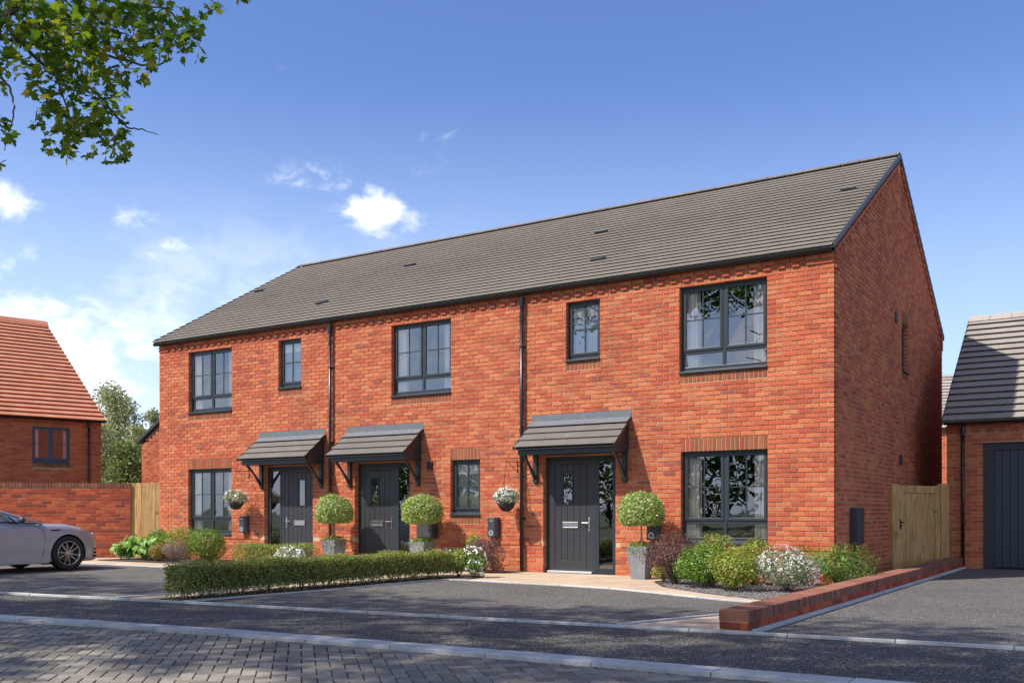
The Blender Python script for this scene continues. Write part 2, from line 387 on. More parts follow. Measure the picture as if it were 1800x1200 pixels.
CP = .0775; BP = .232; JT = .011       # course pitch, brick pitch, joint
def coursing(pc, F, u0, u1, z0, z1, openings=(), zoff=-.0325, profile=None, proud=.010, skip=()):
    """stretcher bond in wall frame F between u0..u1; openings (u0,u1,z0,z1); profile(u)->max z"""
    k = math.floor((z0-zoff)/CP)
    while True:
        a = zoff+k*CP; b = a+CP
        if a >= z1-.01: break
        if b <= z0+.01 or any(abs(a-s_) < .02 for s_ in skip): k += 1; continue
        A = max(a, z0); B = min(b, z1); zc = (A+B)/2; hh = B-A
        segs = [(u0, u1)]
        for (o0, o1, p0, p1) in openings:
            if p0 < B-.012 and p1 > A+.012:
                ns = []
                for s0, s1 in segs:
                    if o1 <= s0 or o0 >= s1: ns.append((s0, s1)); continue
                    if o0 > s0: ns.append((s0, o0))
                    if o1 < s1: ns.append((o1, s1))
                segs = ns
        off = (BP/2 if k % 2 else 0)+rnd.uniform(-.004, .004)
        for s0, s1 in segs:
            i0 = math.floor((s0-off-u0)/BP); c = u0+off+i0*BP; cuts = [s0]
            while c < s1-.045:
                if c > s0+.045: cuts.append(c)
                c += BP
            cuts.append(s1)
            for l, r in zip(cuts, cuts[1:]):
                if profile:
                    t = min(profile(l), profile(r))
                    if B > t:
                        # slide the end in until the brick fits below the slope
                        ok = False
                        for q in range(1, 12):
                            if profile(l) < profile(r): l2, r2 = l+(r-l)*q/12, r
                            else: l2, r2 = l, r-(r-l)*q/12
                            if min(profile(l2), profile(r2)) >= B: l, r = l2, r2; ok = True; break
                        if not ok: continue
                whole = abs((r-l)-BP) < .002 and abs(hh-CP) < .002
                if not whole or l <= s0+1e-6 or r >= s1-1e-6:
                    gl_ = 0 if l <= s0+1e-6 else JT/2; gr_ = 0 if r >= s1-1e-6 else JT/2
                    if gl_ == 0 or gr_ == 0: l, r = l+gl_-JT/2, r-gr_+JT/2; whole = False
                L = (r-l)-JT; H = hh-JT
                jit = rnd.uniform(-.002, .0035)
                M = F @ Matrix.Translation(((l+r)/2, proud+jit, zc))
                pc.add(M, BP-JT if whole else L, CP-JT if whole else H, whole)
        k += 1
def backing(name, F, u0, u1, z0, z1, openings, material, parent, deep=.12, profile=None, extra_u=()):
    """mortar body of the wall with real openings and reveals"""
    b = MB(); us = sorted(set([u0, u1]+[o[0]-.004 for o in openings]+[o[1]+.004 for o in openings]+list(extra_u))); us = [u for u in us if u0 <= u <= u1]
    zs = sorted(set([z0, z1]+[max(z0, o[2]-.004) for o in openings]+[o[3]+.004 for o in openings])); zs = [z for z in zs if z0 <= z <= z1]
    def inside(u, z): return any(o[0]-.004 < u < o[1]+.004 and o[2]-.004 < z < o[3]+.004 for o in openings)
    P = lambda u, n, z: F @ Vector((u, n, z))
    for i in range(len(us)-1):
        for j in range(len(zs)-1):
            if inside((us[i]+us[i+1])/2, (zs[j]+zs[j+1])/2): continue
            for n, rev in ((0, False), (-deep, True)):
                q = [P(us[i], n, zs[j]), P(us[i+1], n, zs[j]), P(us[i+1], n, zs[j+1]), P(us[i], n, zs[j+1])]
                b.add(q if not rev else q[::-1], [(0, 1, 2, 3)])
    for (o0, o1, p0, p1) in openings:
        o0 -= .004; o1 += .004; p0 = max(z0, p0-.004); p1 += .004
        for (a, c) in (((o0, p0), (o0, p1)), ((o1, p1), (o1, p0)), ((o0, p1), (o1, p1)), ((o1, p0), (o0, p0))):
            b.add([P(a[0], 0, a[1]), P(c[0], 0, c[1]), P(c[0], -deep, c[1]), P(a[0], -deep, a[1])], [(0, 1, 2, 3)])
    if profile:
        us2 = sorted(set([u0, u1]+list(extra_u)))
        for i in range(len(us2)-1):
            a, c = us2[i], us2[i+1]
            for n in (0, -deep):
                q = [P(a, n, z1), P(c, n, z1), P(c, n, profile(c)), P(a, n, profile(a))]
                b.add(q, [(0, 1, 2, 3)])
            b.add([P(a, 0, profile(a)), P(c, 0, profile(c)), P(c, -deep, profile(c)), P(a, -deep, profile(a))], [(0, 1, 2, 3)])
    for (a, c) in (((u0, z0), (u0, z1)), ((u1, z0), (u1, z1)), ((u0, z1), (u1, z1)), ((u0, z0), (u1, z0))):
        b.add([P(a[0], 0, a[1]), P(c[0], 0, c[1]), P(c[0], -deep, c[1]), P(a[0], -deep, a[1])], [(0, 1, 2, 3)])
    return b.build(name, material, parent)
def soldiers(pc, F, u0, u1, z0, z1, proud=.007):
    n = max(1, round((u1-u0)/.0775)); w = (u1-u0)/n
    for i in range(n):
        M = F @ Matrix.Translation((u0+(i+.5)*w, proud+rnd.uniform(-.001, .002), (z0+z1)/2)); pc.add(M, round(w-JT, 4), round(z1-z0-JT, 4), True)
def roof_slope(pc, P0, U, V, length, slope_len, gauge, tw, thick=.016, raise_=.040, stag=True, tcap=1.0):
    """P0 lower left corner of the slope, U along the eave, V up the slope; tiles laid in stepped rows"""
    U = Vector(U).normalized(); V = Vector(V).normalized(); Nn = U.cross(V).normalized()
    rows = max(1, round(slope_len/gauge)); g = slope_len/rows
    ang = math.atan2(raise_-.006, g)
    V2 = (V*math.cos(ang)-Nn*math.sin(ang)).normalized(); N2 = U.cross(V2).normalized()
    for r in range(rows):
        off = (tw/2 if (r % 2 and stag) else 0); c = -off
        while c < length-.01:
            l, rr = max(0, c), min(length, c+tw); c += tw
            if rr-l < .03: continue
            hh = g+.045; w = rr-l-.0008; jit = rnd.uniform(0, .001)
            ctr = P0+U*((l+rr)/2)+V*(r*g)+Nn*(raise_+jit)+V2*(hh/2)
            M = Matrix(((U.x, N2.x, V2.x, ctr.x), (U.y, N2.y, V2.y, ctr.y), (U.z, N2.z, V2.z, ctr.z), (0, 0, 0, 1)))
            whole = abs((rr-l)-tw) < 1e-4
            pc.add(M, tw-.0008 if whole else w, hh, whole, rnd.random()*tcap)

# ------------------------------------------------------------------ ground
def line_at(pts, x):
    for (a, b) in zip(pts, pts[1:]):
        if a[0] <= x <= b[0]: return a[1]+(b[1]-a[1])*(x-a[0])/(b[0]-a[0])
    return pts[0][1] if x < pts[0][0] else pts[-1][1]
KB = [(-40, -10.6), (-14, -8.55), (-9.2, -8.02), (-5.8, -7.58), (-3.5, -7.33), (-1.4, -7.11), (.7, -6.86), (3.2, -6.62), (9, -6.2), (30, -5.0)]
KR = [(-40, -12.9), (-14, -10.9), (-6.1, -9.83), (-4.8, -9.61), (-3.1, -9.40), (-1.6, -9.28), (-.7, -9.23), (.2, -9.17), (1.1, -9.12), (2.2, -9.06), (6, -8.9), (30, -8.2)]
def sheet(name, pts, z, material, thick=.03, kind='structure'):
    b = MB(); b.prism(pts, z-thick, z); o = b.build(name, material, kind=kind); return o
g = MB(); g.add([(-500, -500, -.12), (500, -500, -.12), (500, 500, -.12), (-500, 500, -.12)], [(0, 1, 2, 3)]); g.build('ground', GRASS, kind='structure')
sheet('pavement', [(p[0], p[1]+.26) for p in KR]+[(p[0], p[1]+.02) for p in KB[::-1]], 0, ASPH, .1)
DRV_L = [(p[0], p[1]+.05) for p in KB if p[0] < -7.2]+[(-7.14, -7.68), (-7.06, -7.1), (-7.0, -3.1), (-7.3, -2.7), (-12.7, -2.62), (-14.75, -2.64), (-16.2, -2.72), (-16.9, -2.8), (-16.9, -9.0), (-40, -9.5)]
DRV_L = [(-30, -10.1), (-14, -8.5), (-9.2, -7.97), (-7.14, -7.70), (-7.06, -7.1), (-7.0, -3.0), (-7.25, -2.68), (-12.7, -2.62), (-14.75, -2.64), (-16.2, -2.72), (-30, -3.9)]
DRV_M = [(-6.0, -7.55), (-3.5, -7.28), (-1.4, -7.06), (-.29, -6.94), (.0, -6.1), (.21, -5.5), (.36, -4.6), (.34, -3.95), (.12, -3.78), (-.41, -3.66), (-1.38, -3.22), (-2.43, -2.76), (-3.34, -2.62), (-4.2, -2.56), (-5.3, -2.44), (-5.6, -2.5), (-5.72, -2.75), (-5.74, -5.0), (-5.88, -6.12)]
DRV_R = [(1.06, -6.78), (3.2, -6.57), (9, -6.15), (9, 5.9), (1.06, 5.9)]
sheet('driveway', DRV_L, 0, ASPD, .1); sheet('driveway', DRV_M, 0, ASPD, .1); sheet('driveway', DRV_R, 0, ASPD, .1)
def ribbon(name, pts, w, z0, z1, seg, material, side=0, lab=None, piece='kerb_stone'):
    """edging laid as separate stones along a polyline"""
    par = bpy.data.objects.new(name, None); COL.objects.link(par); par['kind'] = 'structure'
    P = [Vector((p[0], p[1], 0)) for p in pts]; acc = 0; stones = []; cur = [P[0]]; i = 0; pos = P[0]
    need = seg
    while i < len(P)-1:
        d = (P[i+1]-pos).length
        if d >= need:
            pos = pos+(P[i+1]-pos).normalized()*need; cur.append(pos); stones.append(cur); cur = [pos]; need = seg
        else:
            need -= d; pos = P[i+1]; i += 1
            if i < len(P)-1: cur.append(pos)
    cur.append(P[-1]); stones.append(cur)
    for st in stones:
        if (st[-1]-st[0]).length < .06: continue
        a = st[0]; dn = (st[-1]-st[0]).normalized(); st = [st[0]+dn*.004]+st[1:-1]+[st[-1]-dn*.004]
        L = []; R = []
        for k, p in enumerate(st):
            d = (st[min(k+1, len(st)-1)]-st[max(k-1, 0)]).normalized(); nrm = Vector((-d.y, d.x, 0))
            L.append(p+nrm*w*.5); R.append(p-nrm*w*.5)
        poly = [(p.x, p.y) for p in R]+[(p.x, p.y) for p in L[::-1]]
        b = MB(); tz = rnd.uniform(-.0015, .0015); b.prism(poly, z0, z1+tz, rnd.random())
        b.build(piece, KERB, par, bevel=.006)
    return par
ribbon('road_kerb', [(p[0], p[1]+.14) for p in KR[1:-1]], .255, -.1, .008, .92, KERB)
ribbon('edging_kerb', KB[1:-1], .055, -.1, .028, .91, KERB)
ribbon('edging_kerb', [(-6.02, -7.5), (-5.90, -6.12), (-5.765, -5.0), (-5.745, -2.78), (-5.62, -2.47), (-5.3, -2.41), (-4.2, -2.53), (-3.34, -2.59), (-2.43, -2.73), (-1.38, -3.19), (-.41, -3.63), (.13, -3.75), (.66, -3.9)], .05, -.1, .022, .91, KERB)
ribbon('edging_kerb', [(-.29, -6.88), (-.02, -6.1), (.20, -5.5), (.33, -4.6), (.33, -3.9)], .05, -.1, .03, .91, KERB)
ribbon('edging_kerb', [(-7.13, -7.66), (-7.03, -7.1), (-6.97, -3.0), (-7.25, -2.62)], .05, -.1, .03, .91, KERB)
ribbon('edging_kerb', [(-7.3, -2.60), (-12.7, -2.58), (-14.75, -2.6), (-16.2, -2.68), (-28, -3.7)], .05, -.1, .022, .91, KERB)
ribbon('edging_kerb', [(1.03, -6.74), (1.03, 5.88)], .05, -.1, .035, .91, KERB)
# buff paving, slab by slab
def slabs(poly, z, sw, sh, limit_parent):
    xs = [p[0] for p in poly]; ys = [p[1] for p in poly]; y = math.floor(min(ys)/sh)*sh; r = 0
    while y < max(ys):
        x = math.floor(min(xs)/sw)*sw-(sw/2 if r % 2 else 0)
        while x < max(xs):
            P = clip_poly(poly, x+.003, x+sw-.003, y+.003, y+sh-.003)
            if len(P) >= 3 and abs(area(P)) > .004:
                if area(P) < 0: P = P[::-1]
                b = MB(); b.prism([(round(p[0], 4), round(p[1], 4)) for p in P], z-.05, z+rnd.uniform(-.001, .001), rnd.random())
                b.build('paving_slab', SLAB, limit_parent)
            x += sw
        y += sh; r += 1
paths = bpy.data.objects.new('path', None); COL.objects.link(paths); paths['kind'] = 'structure'
bb = MB()
PATH_M = [(-7.0, -2.62), (-7.0, -7.62), (-6.55, -7.60), (-6.55, -1.9), (-5.9, -1.0), (-5.35, -1.75), (-5.3, -2.38), (-4.2, -2.50), (-3.34, -2.56), (-2.43, -2.70), (-1.38, -3.15), (-.41, -3.59), (.13, -3.71), (.70, -3.86), (.70, -4.15+.05), (.0, -3.42), (-1.0, -2.86), (-1.97, -2.08), (-2.55, -1.12), (-2.62, -.02), (-12.9, -.02), (-12.9, -1.7), (-16.2, -1.7), (-16.5, -.3), (-17.0, -.35), (-21.0, -3.0), (-16.2, -2.62), (-14.75, -2.57), (-12.7, -2.55), (-7.3, -2.57)]
slabs(PATH_M, .012, .6, .45, paths)
slabs([(-.22, -6.86), (.70, -6.77), (.70, -4.12), (.37, -4.0), (.37, -4.6), (.24, -5.5), (.03, -6.1)], .012, .6, .45, paths)
slabs([(-6.55, -7.60), (-6.06, -7.52), (-6.06, -7.45), (-6.55, -7.50)], .012, .6, .45, paths)
sheet('path_bed', [(-28, -3.72), (-16.2, -2.70), (-7.0, -2.62), (-7.0, 0.0), (-28, 0.0)], -.012, JOINT, .05)
sheet('path_bed', [(-7.0, -7.62), (-6.04, -7.52), (-5.78, -5), (-5.78, -2.5), (-5.3, -2.43), (-3.34, -2.6), (-2.43, -2.74), (-1.38, -3.2), (-.41, -3.64), (.13, -3.76), (.70, -3.9), (.70, 0), (-7.0, 0)], -.012, JOINT, .05)
sheet('path_bed', [(-.25, -6.88), (.70, -6.78), (.70, -3.9), (.36, -3.95), (.34, -4.6), (.22, -5.5)], -.012, JOINT, .05)
BED_R = [(-2.55, -.98), (-1.93, -2.05), (-1.0, -2.83), (.0, -3.39), (.70, -4.05), (.70, 3.6), (.02, 3.6), (.02, -.01), (-2.55, -.01)]
BED_R2 = [(-2.52, -1.0), (-1.93, -2.03), (-.98, -2.81), (.0, -3.37), (.69, -4.0), (.69, 3.4), (.02, 3.4), (.02, -.02), (-2.52, -.02)]
sheet('flower_bed', BED_R2, .006, SOIL, .05); sheet('flower_bed', [(-16.3, -1.66), (-12.95, -1.66), (-12.95, -.02), (-16.3, -.02)], .03, SOIL, .05)
sheet('flower_bed', [(-6.5, -7.45), (-6.03, -7.42), (-5.80, -5), (-5.80, -2.55), (-5.36, -2.40), (-5.4, -1.8), (-5.95, -1.02), (-6.5, -1.95)], .022, SOIL, .05)
sheet('flower_bed', [(-12.3, -1.5), (-9.5, -1.5), (-9.5, -.9), (-12.3, -.9)], .026, SOIL, .05)
sheet('flower_bed', [(-6.9, -.6), (-5.75, -.6), (-5.75, -.02), (-6.9, -.02)], .02, SOIL, .05)
def gravel(poly, n, z, s0, s1):
    xs = [p[0] for p in poly]; ys = [p[1] for p in poly]; b = MB(); k = 0
    def ins(x, y):
        c = False
        for i in range(len(poly)):
            (x1, y1), (x2, y2) = poly[i-1], poly[i]
            if (y1 > y) != (y2 > y) and x < (x2-x1)*(y-y1)/(y2-y1)+x1: c = not c
        return c
    while k < n:
        x, y = rnd.uniform(min(xs), max(xs)), rnd.uniform(min(ys), max(ys))
        if not ins(x, y): continue
        k += 1; s = rnd.uniform(s0, s1); M = Matrix.Translation((x, y, z)) @ Matrix.Rotation(rnd.uniform(0, 6.3), 4, 'Z') @ Matrix.Rotation(rnd.uniform(-.4, .4), 4, 'X')
        b.add([M @ Vector(v) for v in ((-s, -s*.5, 0), (s, -s*.6, 0), (s*.8, s*.6, 0), (-s*.7, s*.5, 0), (0, 0, s*.6))], [(0, 1, 4), (1, 2, 4), (2, 3, 4), (3, 0, 4)], rnd.random())
    return b
gv = gravel([(-2.5, -1.0), (-1.93, -2.0), (-.98, -2.78), (.0, -3.34), (.68, -3.95), (.68, -2.6), (-.5, -1.6), (-2.5, -.1)], 4200, .008, .008, .02)
gv.build('gravel', SLATE, kind='stuff')

# block-paved road: herringbone at 45 degrees
road = MB(); road.add([(-60, -17.2, -.062), (40, -17.2, -.062), (40, -8, -.062), (-60, -13, -.062)], [(0, 1, 2, 3)])
road = road.build('road', JOINT, kind='structure')
def paving():
    a = .1055; c45 = math.sqrt(.5); e1 = Vector((c45, -c45, 0)); e2 = Vector((c45, c45, 0)); org = Vector((-.54, -9.46, 0))
    pc = Pieces('paving_block', PAVB, .05); far = 0
    def face(i0, i1, j0, j1, tn, key):
        c = org+e1*((i0+i1)/2*a)+e2*((j0+j1)/2*a)
        ky = line_at(KR, c.x)
        if not (-15 < c.x < 7.5 and -16.6 < c.y): return
        if c.y > ky+.10: return
        if key == 'h': X, Y = e1, e2
        else: X, Y = e2, e1
        Z = Vector((0, 0, 1)); yy = Y if X.cross(Y).z > 0 else -Y
        # local x = length, y = outwards (up), z = width
        zz = X.cross(Z)
        M = Matrix(((X.x, 0, zz.x, c.x), (X.y, 0, zz.y, c.y), (X.z, 1, zz.z, -.026+rnd.uniform(-.0015, .0015)), (0, 0, 0, 1)))
        whole = c.y < ky-.06
        pc.add(M, 2*a-.008, a-.008, whole, tn)
    for i in range(-150, 150):
        for j in range(-150, 150):
            k = (i-j) % 4
            if k == 0: face(i, i+2, j, j+1, rnd.random(), 'h')
            elif k == 3: face(i, i+1, j, j+2, rnd.random(), 'v')
    pc.emit(road, 300)
paving()
far_kerb = ribbon('road_kerb', [(-40, -16.75), (30, -16.75)], .25, -.1, .0, .92, KERB)
sheet('pavement', [(-40, -20), (30, -20), (30, -16.88), (-40, -16.88)], -.005, ASPH, .1)

# ------------------------------------------------------------------ windows and doors (built in a wall frame F: u along, n outwards, z up)
def fb(b, F, u0, u1, n0, n1, z0, z1, tn=.5): b.box(u0, u1, n0, n1, z0, z1, tn, F); return b
def ring(b, F, u0, u1, z0, z1, w, n0, n1, wb=None):
    wb = wb or w
    fb(b, F, u0, u0+w, n0, n1, z0, z1); fb(b, F, u1-w, u1, n0, n1, z0, z1)
    fb(b, F, u0+w, u1-w, n0, n1-.0006, z0, z0+wb); fb(b, F, u0+w, u1-w, n0, n1-.0006, z1-w, z1)
def pane(F, u0, u1, n, z0, z1, material, parent, name='pane'):
    b = MB(); t = [rnd.uniform(-.0016, .0016) for _ in range(4)]
    q = [F @ Vector(p) for p in ((u0, n+t[0], z0), (u1, n+t[1], z0), (u1, n+t[0]+t[2], z1), (u0, n+t[2], z1))]
    b.add(q, [(0, 1, 2, 3)]); return b.build(name, material, parent)
def curtain(F, u0, u1, n, z0, z1, parent):
    b = MB(); k = 40; vs = []; amp = .020; W = u1-u0
    for i in range(k+1):
        t = i/k; u = u0+W*t; nn = n+amp*math.sin(t*W/.036*math.pi)*(1+.4*math.sin(7*t))
        for z, sq in ((z0, .012), ((z0+z1)/2, 0), (z1, -.008)): vs.append(F @ Vector((u+sq*math.sin(t*9), nn, z)))
    fs = [(3*i+j, 3*i+3+j, 3*i+4+j, 3*i+1+j) for i in range(k) for j in (0, 1)]
    b.add(vs, fs); b.build('curtain', CURT, parent, smooth=True)
FRAME = ANTH
def window(parent, F, u0, u1, z0, z1, kind, deep=.085, sill=.075, label=None, rec=None):
    """kind: 'pair' two casements over two fixed lights, 'single' one casement with a cross, 'double' two casements"""
    n1 = -deep; n0 = n1-.06; zs = z0+sill
    b = MB(); ring(b, F, u0, u1, zs, z1, .045, n0, n1)
    wm = (u0+u1)/2; zt = zs+(z1-zs)*.205
    if kind == 'pair':
        fb(b, F, wm-.028, wm+.028, n0, n1+.001, zs+.045, z1-.045); fb(b, F, u0+.045, wm-.028, n0, n1-.001, zt-.028, zt+.028); fb(b, F, wm+.028, u1-.045, n0, n1-.001, zt-.028, zt+.028)
    if kind == 'double': fb(b, F, wm-.028, wm+.028, n0, n1+.001, zs+.045, z1-.045)
    w = b.build('window', FRAME, parent, bevel=.004)
    if label: w['label'] = label
    sb = MB(); F3 = F
    pts = [(n0-.02, z0), (.045, z0), (.045, z0+.028), (n1, zs-.002), (n0-.02, zs-.002)]
    for e in ((u0-.006, u1+.006),):
        vs = [F @ Vector((e[0], p[0], p[1])) for p in pts]+[F @ Vector((e[1], p[0], p[1])) for p in pts]; n = len(pts)
        sb.add(vs, [tuple(range(n)), tuple(range(2*n-1, n-1, -1))]+[(i, n+i, n+(i+1) % n, (i+1) % n) for i in range(n)])
    sb.build('sill', FRAME, w, bevel=.003)
    cs = []
    if kind == 'pair': cs = [(u0+.04, wm-.022, zt+.022, z1-.04), (wm+.022, u1-.04, zt+.022, z1-.04)]
    elif kind == 'double': cs = [(u0+.04, wm-.022, zs+.04, z1-.04), (wm+.022, u1-.04, zs+.04, z1-.04)]
    else: cs = [(u0+.04, u1-.04, zs+.04, z1-.04)]
    for (a, c, d, e) in cs:
        cb = MB(); ring(cb, F, a, c, d, e, .048, n1-.02, n1+.014); cb.build('casement', FRAME, w, bevel=.003)
        mu, mz = (a+c)/2, (d+e)/2; gb = MB(); wd = .009 if kind != 'single' else .012
        fb(gb, F, mu-wd, mu+wd, n1-.014, n1+.003, d+.048, e-.048); fb(gb, F, a+.048, mu-wd, n1-.014, n1+.002, mz-wd, mz+wd); fb(gb, F, mu+wd, c-.048, n1-.014, n1+.002, mz-wd, mz+wd)
        gb.build('glazing_bar', FRAME, w)
        gm = FROST if rec == 'frost' else GLASS
        for (p, q) in ((a+.045, mu), (mu, c-.045)):
            for (r, s_) in ((d+.045, mz), (mz, e-.045)):
                pane(F, p, q, n1-.006, r, s_, GLASS, w)
    if kind == 'pair':
        pane(F, u0+.04, wm-.02, n1-.02, zs+.04, zt-.02, GLASS, w); pane(F, wm+.02, u1-.04, n1-.02, zs+.04, zt-.02, GLASS, w)
    # room behind
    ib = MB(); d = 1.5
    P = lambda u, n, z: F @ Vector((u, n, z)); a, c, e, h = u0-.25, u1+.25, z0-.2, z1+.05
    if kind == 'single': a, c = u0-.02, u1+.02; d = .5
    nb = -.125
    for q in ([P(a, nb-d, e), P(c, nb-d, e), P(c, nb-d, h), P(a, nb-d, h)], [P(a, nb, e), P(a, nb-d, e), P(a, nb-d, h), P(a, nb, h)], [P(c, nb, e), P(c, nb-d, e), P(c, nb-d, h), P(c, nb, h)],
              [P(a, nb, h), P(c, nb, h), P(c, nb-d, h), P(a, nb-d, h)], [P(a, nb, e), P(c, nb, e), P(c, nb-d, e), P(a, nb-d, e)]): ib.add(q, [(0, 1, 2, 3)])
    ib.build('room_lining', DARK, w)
    if rec == 'frost':
        fz = MB(); fb(fz, F, u0+.05, u1-.05, n1-.05, n1-.045, zs+.04, z1-.04); fz.build('frosted_film', FROST, w)
        hh = zs+(z1-zs)*.74; bz = MB(); fb(bz, F, u0+.055, u1-.055, n1-.042, n1-.036, hh, z1-.05); fb(bz, F, u0+.06, u1-.06, n1-.043, n1-.03, hh-.012, hh+.006); bz.build('blind', BLIND, w)
    else:
        cw = .17*(u1-u0) if kind == 'pair' else .13*(u1-u0)
        curtain(F, u0+.03, u0+.05+cw, n1-.065, zs, z1, w); curtain(F, u1-.05-cw*.85, u1-.03, n1-.065, zs, z1, w)
    return w
def door(parent, F, u0, u1, z1, leaf_left, deep=.10):
    """front door with a planked leaf and a glazed side light; leaf_left: the leaf is on the low-u side"""
    n1 = -deep; n0 = n1-.06; lw = .96
    fr = MB()
    if leaf_left: a, c = u0+.055, u0+.055+lw-.05; s0, s1 = c+.085, u1
    else: a, c = u1-.055-lw+.05, u1-.055; s0, s1 = u0, a-.085
    fb(fr, F, u0, u0+.055, n0, n1, 0, z1); fb(fr, F, u1-.055, u1, n0, n1, 0, z1); fb(fr, F, u0+.055, u1-.055, n0, n1-.001, z1-.055, z1)
    m0, m1 = (c, c+.085) if leaf_left else (a-.085, a)
    fb(fr, F, m0, m1, n0, n1-.0005, 0, z1-.055)
    x0, x1 = (m1, u1-.055) if leaf_left else (u0+.055, m0)
    fb(fr, F, x0, x1, n0, n1-.002, .0, .075)
    d = fr.build('door', ANTH, parent, bevel=.004)
    sl = MB(); ring(sl, F, x0+.004, x1-.004, .08, z1-.06, .045, n0+.01, n1+.006); sl.build('side_light', ANTH, d, bevel=.003)
    pane(F, x0+.045, x1-.045, n1-.01, .12, z1-.1, GLASS, d)
    th = MB(); fb(th, F, a-.01, c+.01, n0, n1+.05, .012, .05); th.build('threshold', ALU, d, bevel=.003)
    lf = MB(); n2 = n1-.008; zb, zt = .055, z1-.06
    zr = .245; w5 = (c-a-.25)/5; p0 = a+.125
    fb(lf, F, a, a+.12, n0, n2, zb, zt); fb(lf, F, c-.12, c, n0, n2, zb, zt); fb(lf, F, a+.12, c-.12, n0, n2-.001, zb, zb+.03)
    fb(lf, F, a+.12, c-.12, n0, n2-.001, 2.0, zt); fb(lf, F, a+.12, c-.12, n0, n2-.022, zb+.03, 2.0)
    lf.build('door_leaf', DOORP, d, bevel=.003)
    lp = MB(); fb(lp, F, a+.126, c-.126, n0, n2-.003, zb+.035, zr); lp.build('bottom_panel', DOORP, d, bevel=.003)
    gz0, gz1 = 1.27, 1.83; gc = p0+2*w5 if leaf_left else p0+3*w5; gl, gr = gc-.09+.0, gc+.1
    for k in range(5):
        q0, q1 = p0+k*w5+.003, p0+(k+1)*w5-.003; pb = MB()
        if q0 < gr and q1 > gl:
            fb(pb, F, q0, q1, n0, n2-.004, zr+.008, gz0-.02); fb(pb, F, q0, q1, n0, n2-.004, gz1+.02, 1.996)
            if q0 < gl: fb(pb, F, q0, gl-.02, n0, n2-.004, gz0-.02, gz1+.02)
            if q1 > gr: fb(pb, F, gr+.02, q1, n0, n2-.004, gz0-.02, gz1+.02)
        else: fb(pb, F, q0, q1, n0, n2-.004, zr+.008, 1.996)
        pb.build('plank', DOORP, d, bevel=.0025)
    gf = MB(); ring(gf, F, gl-.022, gr+.022, gz0-.022, gz1+.022, .024, n0+.02, n2+.006); gf.build('vision_frame', DOORP, d, bevel=.003)
    pane(F, gl, gr, n2-.012, gz0, gz1, GLASS, d)
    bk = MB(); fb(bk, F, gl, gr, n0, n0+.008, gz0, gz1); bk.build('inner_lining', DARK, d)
    lc = (a+c)/2; lb = MB(); ring(lb, F, lc-.165, lc+.165, .835, .945, .013, n2-.005, n2+.012); fb(lb, F, lc-.15, lc+.15, n2-.005, n2+.006, .85, .93); lb.build('letter_plate', STEEL, d, bevel=.003)
    hu = c-.065 if leaf_left else a+.065; sg = -1 if leaf_left else 1
    hb = MB(); fb(hb, F, hu-.016, hu+.016, n2-.004, n2+.009, .78, 1.02)
    hb.tube([F @ Vector(p) for p in ((hu, n2, .93), (hu, n2+.05, .93), (hu+sg*.13, n2+.05, .93))], .009, 8); hb.build('handle', STEEL, d, bevel=.002)
    kb = MB(); kb.tube([F @ Vector(p) for p in ((hu, n2+.005, .84), (hu, n2+.014, .84))], .009, 10); kb.build('lock', BLACK, d)
    # hall behind the side light
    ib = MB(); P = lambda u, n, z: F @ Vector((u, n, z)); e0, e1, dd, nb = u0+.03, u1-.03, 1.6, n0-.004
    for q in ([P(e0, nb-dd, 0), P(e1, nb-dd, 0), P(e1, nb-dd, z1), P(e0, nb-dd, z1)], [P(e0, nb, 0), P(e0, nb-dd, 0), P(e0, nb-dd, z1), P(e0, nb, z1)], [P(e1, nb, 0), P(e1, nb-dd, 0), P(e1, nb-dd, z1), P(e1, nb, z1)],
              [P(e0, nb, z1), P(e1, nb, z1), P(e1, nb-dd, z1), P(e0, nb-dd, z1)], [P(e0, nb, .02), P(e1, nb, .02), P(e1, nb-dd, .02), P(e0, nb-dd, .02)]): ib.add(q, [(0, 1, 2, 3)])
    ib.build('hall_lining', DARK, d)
    return d
